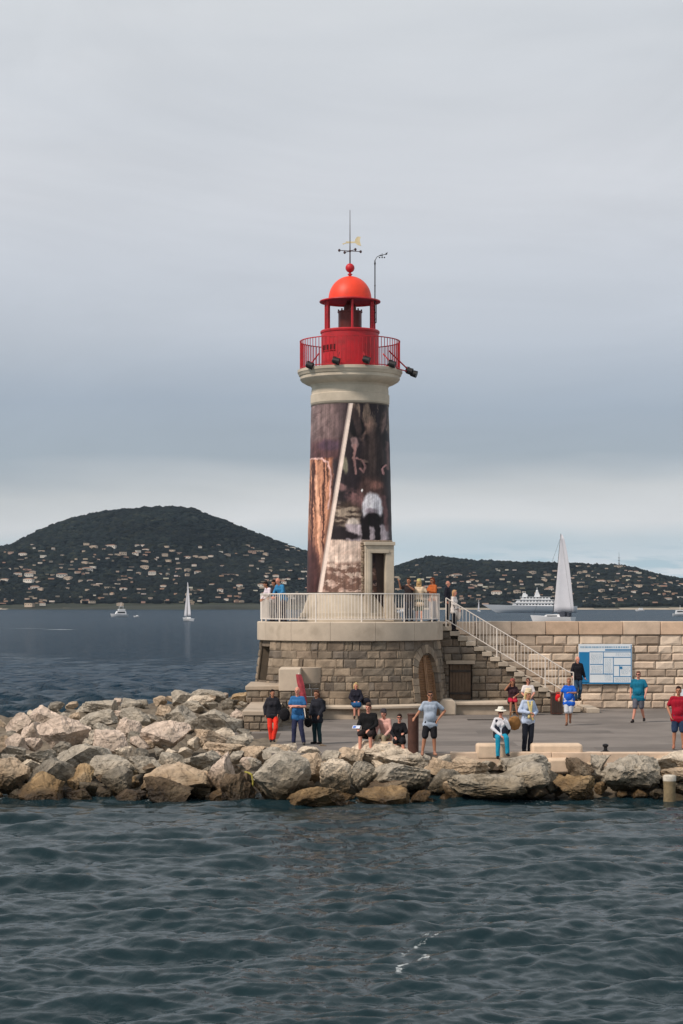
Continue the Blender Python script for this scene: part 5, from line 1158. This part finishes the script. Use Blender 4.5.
def person(label, px, py, Y=None, z=0.0, h=1.75, face=0, lean=0, twist=0, hip=None, legs=None, arms=None, skin=0, belly=0.0, build=1.0,
           top=None, sleeve='short', toplen=0, bottom=None, blen=1.0, skirt=False, shoes=(40, 36, 36), hair=((70, 60, 52), 'short'), hat=None, glasses=False, yaw=0, nod=0, vest=None, female=False, group='visitors at the lighthouse', extras=None):
    """face: degrees, 0 = towards the camera, 90 = towards picture right"""
    if Y is None: Y = YG(py, z)
    t = thing('person', label, 'person', (XX(px, Y), Y, z), R(face), group); t.scale = (h / 1.75,) * 3
    hz = .93 if hip is None else hip
    ca, sa = math.cos(R(lean)), math.sin(R(lean)); ct, s_t = math.cos(R(twist)), math.sin(R(twist))
    def T(x, y, zz):
        x, y = x * ct - y * s_t, x * s_t + y * ct
        y2, z2 = y * ca - zz * sa, zz * ca + y * sa if False else zz * ca + y * sa
        return Vector((x, y2, hz + z2))
    B = build; B *= .94; sw = (.152 if female else .17) * B; hw = (.102 if female else .088) * B
    if legs is None: legs = [((-.10, -.02, .50), (-.11, .03, .09)), ((.10, -.02, .50), (.11, .03, .09))]
    if arms is None: arms = [((-.22, .03, .22), (-.225, -.05, -.02)), ((.22, .03, .22), (.225, -.05, -.02))]
    sh = [T(-sw, 0, .495), T(sw, 0, .495)]
    el = [T(*arms[0][0]), T(*arms[1][0])]; wr = [T(*arms[0][1]), T(*arms[1][1])]
    hp = [Vector((-hw, 0, hz)), Vector((hw, 0, hz))]; kn = [Vector(legs[0][0]), Vector(legs[1][0])]; an = [Vector(legs[0][1]), Vector(legs[1][1])]
    def torso(mb, e, low=0.0):
        for s in (-1, 0, 1):
            mb.capsule(T(s * hw * .95, .01, -low), T(s * .075 * B, 0, .18), .108 * B + e, .096 * B + e)
            mb.capsule(T(s * .075 * B, 0, .18), T(s * .095 * B, .0, .38), .096 * B + e, .108 * B + e)
            mb.capsule(T(s * .095 * B, 0, .38), T(s * .13, .01, .485), .105 * B + e, .062 + e)
        if belly: mb.ell(T(0, -.04 - belly * .4, .13), (.14 + belly * .3 + e, .09 + belly * .5 + e, .15 + e))
        if female: 
            for s in (-1, 1): mb.ell(T(s * .07, -.075, .335), (.06 + e, .05 + e, .06 + e))
        mb.capsule(T(-sw + .02, .0, .49), T(sw - .02, .0, .49), .062 + e, .062 + e)
    # --- body
    b = MB(); torso(b, 0)
    b.capsule(T(0, .01, .50), T(0, -.02, .63), .056, .052)
    hc = T(0, -.025, .715); Mh = (Matrix.Rotation(R(yaw), 3, 'Z') @ Matrix.Rotation(R(nod), 3, 'X')); hd = lambda x, y, zz: hc + Mh @ Vector((x, y, zz))
    b.ell(hc + Mh @ Vector((0, .01, .02)), (.074, .092, .100), 16, 12, Mh); b.ell(hd(0, -.018, -.045), (.056, .068, .068), 14, 10, Mh)
    b.capsule(hd(0, -.088, .015), hd(0, -.104, -.018), .011, .016, 8); b.ell(hd(0, -.07, -.088), (.028, .022, .02), 8, 6, Mh)
    for s in (-1, 1): b.ell(hd(s * .076, .008, -.005), (.012, .024, .034), 8, 6, Mh); b.ell(hd(s * .033, -.076, .028), (.02, .014, .01), 8, 6, Mh)
    for i in (0, 1):
        s = -1 if i == 0 else 1
        b.capsule(sh[i], lerp(sh[i], el[i], .4), .056, .047); b.capsule(lerp(sh[i], el[i], .4), el[i], .047, .038)
        b.capsule(el[i], lerp(el[i], wr[i], .35), .038, .040); b.capsule(lerp(el[i], wr[i], .35), wr[i], .040, .026)
        d = (wr[i] - el[i]).normalized(); side = d.cross(Vector((0, 0, 1))) if abs(d.z) < .8 else Vector((0, 1, 0)); side = (side - d * side.dot(d)).normalized(); up = d.cross(side)
        pe = wr[i] + d * .075
        for q in (-.5, .5): b.capsule(wr[i] + side * .010 * q, pe + side * .032 * q, .022, .021, 8)
        for q, ln in ((-1.5, .058), (-.5, .072), (.5, .078), (1.5, .070)):
            r0 = pe + side * .0185 * q; m1 = r0 + d * ln * .5 + up * .008; m2 = m1 + d * ln * .42 + up * .026; b.capsule(r0, m1, .0105, .0098, 8); b.capsule(m1, m2, .0098, .0085, 8)
        th_ = wr[i] + d * .025 + side * .022; m1 = th_ + side * .028 + d * .030; b.capsule(th_, m1, .014, .012, 8); b.capsule(m1, m1 + d * .032 + up * .008, .012, .010, 8)
        b.capsule(hp[i], lerp(hp[i], kn[i], .5), .088 * B, .070); b.capsule(lerp(hp[i], kn[i], .5), kn[i], .070, .054)
        dk = (an[i] - kn[i]); bk = Vector((0, .018, 0)); b.capsule(kn[i], lerp(kn[i], an[i], .3) + bk, .052, .055); b.capsule(lerp(kn[i], an[i], .3) + bk, an[i], .055, .034)
        b.capsule(an[i] + Vector((0, .025, -.045)), an[i] + Vector((s * .02, -.15, -.06)), .036, .026)
    body = b.build('body', SKIN[skin], t, recalc=True); remesh(body, .0115, 2)
    # --- face
    b = MB()
    for s in (-1, 1): b.ell(hd(s * .032, -.084, .012), (.011, .008, .007), 8, 6, Mh)
    b.build('eyes', EYE, t)
    b = MB(); b.ell(hd(0, -.092, -.052), (.024, .008, .007), 10, 6, Mh); b.build('mouth', LIP, t)
    if glasses:
        b = MB()
        for s in (-1, 1): b.ell(hd(s * .034, -.095, .014), (.030, .010, .021), 10, 6, Mh); b.tube(hd(s * .06, -.085, .02), hd(s * .08, .01, .015), .004)
        b.tube(hd(-.02, -.103, .018), hd(.02, -.103, .018), .005); b.build('sunglasses', BLACK, t)
    # --- hair
    if hair:
        hcol, style = hair; b = MB()
        if style == 'bald': b.ell(hd(0, .035, -.01), (.079, .072, .05), 14, 8, Mh)
        else:
            b.ell(hd(0, .022, .040), (.082, .094, .094), 14, 10, Mh); b.ell(hd(0, .05, -.01), (.079, .070, .085), 14, 10, Mh)
            b.ell(hd(0, -.055, .095), (.055, .035, .028), 10, 6, Mh)
            if style in ('long', 'bob'):
                ln = .30 if style == 'long' else .17
                for s in (-1, -.4, .4, 1): b.capsule(hd(s * .070, .035, .02), hd(s * .085, .055, -ln), .036, .028)
        hr = b.build('hair', cloth(hcol), t); remesh(hr, .016, 3, .02)
    # --- clothes
    if top:
        b = MB(); e = .010 if sleeve != 'coat' else .022; torso(b, e, .0); b.capsule(T(-.075 * B, .0, -.03 - toplen), T(.075 * B, .0, -.03 - toplen), .112 * B + e); b.capsule(T(-.075 * B, .0, .06), T(.075 * B, .0, .06), .108 * B + e); b.capsule(T(-.10 * B, .01, -.05 - toplen), T(.10 * B, .01, -.05 - toplen), .118 * B + e)
        if sleeve == 'coat': b.capsule(T(-.05, .03, .56), T(.05, .03, .56), .062, .062)
        for i in (0, 1):
            if sleeve == 'none': continue
            if sleeve == 'short': m_ = lerp(sh[i], el[i], .70); b.capsule(sh[i], m_, .052 + e, .054 + e)
            else:
                w2 = lerp(el[i], wr[i], .93); b.capsule(sh[i], el[i], .055 + e, .045 + e); b.capsule(el[i], w2, .045 + e, .034 + e)
        g_ = b.build('jacket' if sleeve == 'coat' else 'shirt', cloth(top), t); remesh(g_, .018, 3, .018)
    if vest:
        b = MB()
        for s in (-1, 1):
            b.capsule(T(s * .10, -.01, .0), T(s * .10, -.005, .2), .128, .122); b.capsule(T(s * .10, -.005, .2), T(s * .125, .0, .46), .122, .085)
        b.ell(T(0, .08, .25), (.15, .07, .24)); g_ = b.build('vest', cloth(vest), t); remesh(g_, .02, 3, .03)
    if bottom:
        b = MB(); e = .012; seated = hz < .75
        for s in (-1, 0, 1): b.capsule(Vector((s * hw * .9, .01, hz - .02)), T(s * hw * .85, 0, .07), .108 * B + e, .100 * B + e)
        for i in (0, 1):
            if skirt:
                k2 = lerp(hp[i], kn[i], min(1, blen * 2)); b.capsule(hp[i], k2, .11, .115)
                if i == 0: b.capsule((hp[0] + hp[1]) / 2, lerp(hp[0], kn[0], min(1, blen * 2)) * .5 + lerp(hp[1], kn[1], min(1, blen * 2)) * .5, .11, .11)
            elif blen <= .55: k2 = lerp(hp[i], kn[i], blen / .55 * 1.0); b.capsule(hp[i], k2, .092 * B + e, .078 + e)
            else:
                k2 = lerp(kn[i], an[i], (blen - .5) * 2 * .98); b.capsule(hp[i], kn[i], .090 * B + e, .062 + e); b.capsule(kn[i], k2, .062 + e, .048 + e)
        g_ = b.build('skirt' if skirt else 'shorts' if blen < .6 else 'trousers', cloth(bottom), t); remesh(g_, .02, 3, .03)
    if shoes:
        for i in (0, 1):
            s = -1 if i == 0 else 1; b = MB(); b.capsule(an[i] + Vector((0, .035, -.045)), an[i] + Vector((s * .02, -.16, -.055)), .046, .037); b.capsule(an[i] + Vector((0, .01, -.03)), an[i] + Vector((0, -.02, .0)), .045, .044)
            g_ = b.build('shoe', cloth(shoes), t); remesh(g_, .016, 2)
    if hat:
        hc_, kind = hat; b = MB(); pts = 24
        br = .17 if kind == 'brim' else .10
        prof = [(br, .055), (br + .005, .062), (.095, .075), (.092, .13), (.075, .165), (.01, .178)]
        vs = [hd(r * math.sin(6.283 * i / pts), .01 + r * math.cos(6.283 * i / pts), zz) for r, zz in prof for i in range(pts)]
        b.add(vs, [(j * pts + i, j * pts + (i + 1) % pts, (j + 1) * pts + (i + 1) % pts, (j + 1) * pts + i) for j in range(len(prof) - 1) for i in range(pts)])
        g_ = b.build('hat', cloth(hc_), t, smooth=50); g_.modifiers.new('thickness', 'SOLIDIFY').thickness = .012
    if extras: extras(t, T, hd, wr, el, sh)
    return t, T, wr
def held(name, label, cat, owner, local, build_fn):
    """a thing of its own placed where its bearer holds or wears it"""
    m = Matrix.Translation(owner.location) @ Matrix.Rotation(owner.rotation_euler.z, 4, 'Z') @ Matrix.Scale(owner.scale[0], 4)
    w_ = m @ Vector(local); t = thing(name, label, cat, w_, owner.rotation_euler.z); build_fn(t); return t
def bag_fn(w_, d_, h_, col, strap=.25, soft=.04):
    def f(t):
        b = MB(); b.ell((0, 0, -h_ / 2), (w_ / 2, d_ / 2, h_ / 2), 14, 10); b.box(-w_ * .30, w_ * .30, -d_ * .3, d_ * .3, -h_ * .90, -h_ * .10)
        g_ = b.build('bag_body', cloth(col), t); remesh(g_, .02, 3, .03)
        b = MB(); n = 10; b.path([(w_ * .36 * math.cos(math.pi * i / n), 0, -h_ * .12 + strap * math.sin(math.pi * i / n)) for i in range(n + 1)], .010); b.build('strap', cloth(col), t)
    return f
def pack_fn(col, h_=.44):
    def f(t):
        b = MB(); b.ell((0, .06, 0), (.16, .11, h_ / 2), 16, 12); b.box(-.13, .13, -.02, .12, -h_ * .4, h_ * .35); b.ell((0, .14, -.06), (.12, .07, .11)); g_ = b.build('pack_body', cloth(col), t); remesh(g_, .02, 4, .02)
        for s in (-1, 1): b = MB(); b.path([(s * .11, .0, .14), (s * .125, -.07, .20), (s * .13, -.16, .20), (s * .125, -.195, .05), (s * .12, -.16, -.08), (s * .11, 0, -.14)], .02); b.build('strap', cloth(col), t)
    return f
SIT = lambda s, kz=0.0, spread=.12, reach=.40, foot=.09: [((-spread, -reach, s + kz), (-spread - .01, -reach - .02, foot)), ((spread, -reach, s + kz), (spread + .01, -reach + .03, foot))]
LAP = [((-.24, -.06, .24), (-.10, -.30, .10)), ((.24, -.06, .24), (.10, -.30, .10))]
CROSS = [((-.25, -.05, .24), (.06, -.235, .27)), ((.25, -.05, .24), (-.06, -.25, .24))]
# on the rocks at the left
a, T, wr = person('woman in bright orange-red trousers and dark jacket leaning by the low wall', 272.5, 742, h=1.60, z=.02, top=(44, 44, 50), sleeve='coat', bottom=(228, 62, 46), hair=((34, 26, 24), 'short'), skin=1, face=8, female=True,
    legs=[((-.09, -.04, .50), (-.05, .02, .09)), ((.10, -.12, .52), (.03, -.04, .10))], arms=[((-.26, .06, .24), (-.24, .02, .0)), ((.26, .06, .24), (.18, -.05, .02))])
a, T, wr = person('balding man in blue polo shirt and navy trousers with folded arms', 297.5, 745, h=1.74, top=(52, 104, 156), bottom=(48, 52, 78), toplen=.04, hair=((120, 104, 96), 'bald'), skin=2, face=-8, arms=CROSS, belly=0.027, yaw=-10,
    legs=[((-.10, -.03, .50), (-.12, .02, .09)), ((.12, -.02, .50), (.19, .03, .09))], shoes=(70, 66, 62))
held('shoulder_bag', 'round black bag hanging at the side of the man in the blue polo shirt', 'bag', a, (-.38, -.10, 1.13), bag_fn(.32, .22, .40, (28, 28, 32), .22))
a, T, wr = person('woman in long dark coat and dark green trousers holding a bag', 317, 744, h=1.62, top=(38, 40, 48), sleeve='coat', toplen=.10, bottom=(30, 52, 58), hair=((74, 50, 40), 'bob'), skin=1, face=-40, female=True,
    arms=[((-.20, -.06, .24), (-.12, -.20, .02)), ((.24, .04, .24), (.20, -.12, .02))])
held('handbag', 'black handbag held low by the woman in the long dark coat', 'bag', a, (-.14, -.28, .88), bag_fn(.30, .16, .30, (26, 24, 26), .12))
held('backpack', 'black backpack on the back of the woman in the long dark coat', 'backpack', a, (0, .15, 1.25), pack_fn((30, 30, 34)))
# bench
Yb = AY - 4.15
a, T, wr = person('blonde woman in dark jacket and blue skirt sitting on the curved bench', 356, 700, Y=Yb, z=0, h=1.62, hip=.62, legs=SIT(.58, 0, .08, .36, .12), arms=LAP, top=(38, 38, 48), sleeve='coat', bottom=(40, 84, 128), blen=.5, skirt=True, hair=((196, 170, 120), 'bob'), skin=2, female=True, face=4, shoes=(50, 40, 40))
t = thing('shoulder_bag', 'dark bag resting on the curved bench beside the blonde woman', 'bag', (XX(366, Yb), Yb, .78)); bag_fn(.36, .22, .26, (34, 34, 42), .12)(t)
# on the quay edge
def sitter(label, px, Yq, seat, hgt, **k): return person(label, px, 0, Y=Yq, z=seat - .55, h=hgt, hip=.62, **k)
a, T, wr = sitter('man in black shirt sitting on the quay edge reading a leaflet', 368.5, 57.3, .48, 1.80, legs=SIT(.60, .02, .14, .40, .10), arms=[((-.26, -.08, .22), (-.20, -.36, .14)), ((.26, -.08, .24), (.10, -.34, .10))], top=(26, 26, 28), sleeve='long', bottom=(52, 44, 44), blen=.55, hair=((90, 70, 60), 'short'), skin=2, face=-14, build=1.12, belly=0.023, nod=10)
def leaf(t):
    b = MB(); b.box(-.16, .06, -.08, .08, 0, .006); p_ = b.build('paper', M('leaflet_paper', rgb(200, 205, 220), bump=0), t); b = MB(); b.box(-.14, -.06, -.06, .05, .007, .009); b.build('blue_print', M('leaflet_blue', rgb(70, 110, 190), bump=0), p_)
    t.rotation_euler.x = R(28)
held('leaflet', 'white and blue leaflet on the lap of the man in black', 'leaflet', a, (-.20, -.42, .80), leaf)
a, T, wr = sitter('person in pale pink shirt and dark cap sitting bent over between two people in black', 386, 57.5, .44, 1.62, legs=SIT(.60, .0, .12, .38, .10), arms=[((-.24, -.14, .22), (-.20, -.36, .04)), ((.24, -.10, .24), (.12, -.34, .08))], top=(206, 160, 150), sleeve='long', bottom=(150, 140, 118), blen=.9, hair=((60, 56, 56), 'short'), skin=2, face=-28, lean=12, hat=((66, 62, 66), 'cap'), nod=8)
a, T, wr = sitter('person in black clothes and sunglasses sitting beside the bollard', 399.5, 57.2, .35, 1.58, legs=[((-.10, -.38, .60), (-.10, -.40, .09)), ((.12, -.38, .60), (.20, -.42, .09))], arms=[((-.24, -.06, .24), (-.12, -.32, .12)), ((.24, -.10, .26), (.16, -.34, .24))], top=(28, 28, 32), sleeve='long', bottom=(30, 30, 34), blen=.55, hair=((48, 36, 32), 'short'), skin=2, glasses=True, face=-6, female=True)
held('blue_bag', 'small blue bag beside the knees of the person in black and sunglasses', 'bag', a, (-.30, -.25, .50), bag_fn(.18, .14, .26, (30, 90, 150), .08))
a, T, wr = person('man in light grey t-shirt and black shorts leaning one hand on the bollard', 430, 755.5, h=1.80, z=0, top=(158, 170, 186), bottom=(34, 34, 38), blen=.5, toplen=.04, hair=((80, 60, 50), 'short'), skin=1, glasses=True, belly=0.023, face=6, yaw=-8, shoes=(150, 110, 92),
    legs=[((-.15, -.04, .50), (-.21, .0, .09)), ((.11, -.02, .50), (.13, .02, .09))], arms=[((-.30, .0, .26), (-.42, -.10, .13)), ((.42, .06, .28), (.22, -.05, .06))])
held('backpack', 'dark backpack worn by the man in the light grey t-shirt', 'backpack', a, (0, .15, 1.25), pack_fn((34, 36, 46), .36))
# right group
a, T, wr = person('woman in white hat, dark vest and turquoise trousers sitting on a limestone block', 500.5, 0, Y=56.75, z=-.14, h=1.64, hip=.70, legs=[((-.13, -.36, .66), (-.14, -.38, .12)), ((.13, -.36, .66), (.16, -.34, .20))], arms=[((-.26, -.06, .24), (-.02, -.28, .02)), ((.25, -.14, .24), (.06, -.20, .50))], top=(206, 206, 212), sleeve='long', vest=(36, 38, 50), bottom=(30, 138, 170), hair=((110, 84, 64), 'short'), hat=((222, 218, 206), 'brim'), skin=2, glasses=True, female=True, face=4, nod=8, shoes=(30, 30, 34))
a, T, wr = person('standing person in straw hat, pale blue shirt and black trousers with yellow scarf', 528, 752.5, h=1.78, top=(176, 190, 214), sleeve='long', bottom=(32, 36, 46), hair=((206, 184, 132), 'long'), hat=((214, 196, 166), 'cap'), skin=1, face=22, arms=[((-.27, .0, .24), (-.06, -.24, .20)), ((.27, .0, .22), (.04, -.26, .14))], female=True, nod=10, legs=[((-.10, -.02, .50), (-.11, .03, .09)), ((.09, -.02, .50), (.06, .03, .09))])
def scarf(t):
    b = MB(); b.capsule((-.07, 0.02, .30), (-.03, -.03, .05), .03, .028); b.capsule((.06, 0.02, .30), (.0, -.03, .02), .03, .028); b.capsule((-.02, -.03, .04), (.05, -.05, -.20), .030, .045); b.capsule((-.02, -.03, .04), (-.07, -.04, -.14), .028, .04); g_ = b.build('scarf_cloth', cloth((206, 190, 134)), t); remesh(g_, .02, 3, .03)
held('scarf', 'pale yellow scarf hanging from the front of the person in the straw hat', 'scarf', a, (.0, -.15, 1.14), scarf)
held('woven_bag', 'brown and black woven bag hanging at the left of the person in the straw hat', 'bag', a, (-.42, .02, 1.03), bag_fn(.40, .2, .40, (140, 102, 62), .18))
held('black_pouch', 'black cloth pouch swinging below the woven bag', 'pouch', a, (-.62, .02, .80), bag_fn(.16, .12, .28, (30, 30, 34), .10))
Yb = 77.15
a, T, wr = person('woman in dark top and red shorts shading her eyes on the bench by the stairs', 512.5, 0, Y=Yb, z=0, h=1.66, hip=.60, legs=[((-.09, -.36, .58), (-.11, -.38, .09)), ((.10, -.36, .58), (.15, -.36, .09))], arms=[((-.30, -.08, .42), (-.10, -.18, .70)), ((.25, -.06, .24), (.08, -.28, .16))], top=(58, 40, 46), sleeve='short', vest=None, bottom=(176, 40, 62), blen=.5, hair=((70, 44, 36), 'bob'), hat=((150, 84, 78), 'cap'), skin=1, female=True, shoes=(90, 60, 52))
a, T, wr = person('man in white t-shirt sitting on the bench by the stairs', 528, 0, Y=Yb, z=0, h=1.74, hip=.60, legs=SIT(.58, 0, .14, .38, .09), arms=LAP, top=(214, 208, 206), bottom=(60, 52, 56), blen=.55, hair=((96, 70, 60), 'short'), skin=2, glasses=True)
a, T, wr = person('person in bright blue blouse and white shorts walking past the bin', 569, 725.5, h=1.66, top=(30, 92, 196), toplen=.06, bottom=(196, 200, 208), blen=.52, hair=((150, 116, 100), 'short'), skin=1, face=-12, female=True, belly=0.018, build=1.1, arms=[((-.30, .03, .28), (-.34, -.10, .10)), ((.26, -.10, .28), (.06, -.30, .30))], legs=[((-.08, -.05, .50), (-.08, -.02, .09)), ((.05, .02, .50), (.02, .22, .16))], shoes=(110, 80, 66))
held('red_bag', 'small red bag on the arm of the person in the blue blouse', 'bag', a, (-.40, -.05, 1.16), bag_fn(.20, .16, .26, (206, 36, 40), .10))
a, T, wr = person('man in black jacket and jeans coming down the last stairs', 577.5, 0, Y=79.6, z=.42, h=1.76, top=(34, 34, 40), sleeve='coat', bottom=(50, 78, 104), hair=((110, 90, 80), 'bald'), skin=2, face=18, legs=[((-.10, -.10, .53), (-.10, -.06, .09)), ((.09, -.08, .48), (.12, .14, .12))], arms=[((-.26, -.02, .24), (-.28, -.16, .08)), ((.25, .04, .24), (.30, -.02, .02))])
a, T, wr = person('heavy man in teal t-shirt and grey shorts walking along the wall', 638.5, 722.5, h=1.84, top=(24, 104, 132), toplen=.04, bottom=(92, 94, 104), blen=.5, hair=((116, 84, 72), 'short'), skin=2, glasses=True, face=-20, belly=0.045, build=1.18, arms=[((-.27, .05, .22), (-.27, -.02, .0)), ((.30, -.02, .24), (.26, -.14, .02))], legs=[((-.10, -.10, .50), (-.16, -.16, .09)), ((.10, .02, .50), (.14, .26, .12))], shoes=(44, 40, 42))
a, T, wr = person('man in dark red t-shirt and navy shorts standing at the right edge of the quay', 678.5, 749, h=1.82, z=.02, top=(150, 26, 44), toplen=.03, bottom=(44, 58, 84), blen=.5, hair=((56, 40, 36), 'short'), skin=1, face=-6, yaw=-10, build=1.1, belly=0.023, arms=[((-.30, .05, .24), (-.22, -.08, .0)), ((.28, .03, .24), (.26, -.06, .0))], shoes=(160, 110, 90), legs=[((-.11, -.02, .50), (-.13, .03, .09)), ((.11, -.02, .50), (.13, .02, .09))])
# on the platform
LR = [((-.24, -.14, .30), (-.10, -.38, .22)), ((.24, -.14, .30), (.10, -.38, .22))]
def plat(label, px, adeg, r, **k):
    X = AX + r * math.sin(R(adeg)); Y = AY - r * math.cos(R(adeg)); t_ = person(label, 341.5 + X / Y * F, 0, Y=Y, z=PT - .03, **k); return t_
g = 'visitors on the lighthouse platform'
plat('dark-haired person in white shirt leaning on the left end of the platform railing', 0, -74, 3.15, h=1.62, face=-60, lean=24, arms=LR, top=(212, 200, 208), sleeve='long', bottom=(50, 50, 60), hair=((40, 32, 30), 'short'), skin=1, nod=15, group=g)
plat('dark-haired person in grey top leaning on the railing between two companions', 0, -66, 3.0, h=1.66, face=-60, lean=18, arms=LR, top=(52, 46, 54), sleeve='long', bottom=(60, 60, 72), hair=((30, 24, 24), 'short'), skin=1, nod=12, group=g)
plat('bald man in blue shirt leaning on the platform railing', 0, -58, 3.05, h=1.74, face=-45, lean=20, arms=LR, top=(54, 120, 164), sleeve='long', bottom=(70, 66, 76), hair=((190, 150, 130), 'bald'), skin=2, nod=12, group=g)
a, T, wr = plat('woman in cream top and yellow sun hat at the railing with her back turned', 0, 57, 3.15, h=1.62, face=170, top=(206, 186, 160), toplen=.12, sleeve='long', bottom=(90, 100, 84), blen=.5, hair=((170, 140, 100), 'bob'), hat=((186, 176, 120), 'cap'), skin=2, female=True, arms=[((-.28, -.04, .34), (-.20, -.22, .50)), ((.26, -.04, .24), (.12, -.26, .20))], shoes=(190, 186, 180), group=g)
plat('person in dark clothes raising a phone behind the woman in the sun hat', 0, 51, 2.9, h=1.70, face=-30, arms=[((-.32, -.10, .42), (-.30, -.26, .66)), ((.26, -.10, .36), (.14, -.30, .50))], top=(48, 42, 44), sleeve='short', bottom=(40, 44, 56), hair=((60, 44, 36), 'short'), skin=1, group=g)
plat('long-haired woman in orange-brown top looking at her camera on the platform', 0, 77, 3.3, h=1.72, face=-50, top=(176, 96, 52), sleeve='long', bottom=(110, 120, 140), hair=((96, 50, 34), 'long'), skin=1, female=True, glasses=True, arms=[((-.24, -.12, .28), (-.08, -.34, .36)), ((.24, -.10, .26), (.06, -.34, .32))], group=g)
def stair(label, px, i, **k):
    x = SX0 + (i + .5) * sr; zs = PT - (i + 1) * sh; Y = SY + k.pop('dy', .7); return person(label, 341.5 + x / Y * F, 0, Y=Y, z=zs, group='visitors on the lighthouse stairs', **k)
a, T, wr = person('grey-haired man in dark clothes at the top of the stairs', 447.5, 0, Y=79.4, z=PT - .02, h=1.60, face=70, top=(40, 42, 52), sleeve='coat', bottom=(34, 36, 44), hair=((196, 176, 162), 'bald'), skin=2, group='visitors on the lighthouse stairs')
a, T, wr = stair('blonde woman in white jacket going down the top of the stairs', 0, 1, h=1.62, face=62, top=(216, 210, 206), sleeve='long', toplen=.05, bottom=(34, 34, 40), hair=((190, 150, 110), 'bob'), skin=2, female=True, arms=[((-.24, -.04, .24), (-.10, -.26, .16)), ((.24, .04, .24), (.16, -.16, .02))])
held('tote_bag', 'pale cream tote bag carried by the blonde woman on the stairs', 'bag', a, (.26, -.08, .98), bag_fn(.40, .18, .46, (216, 206, 196), .18))
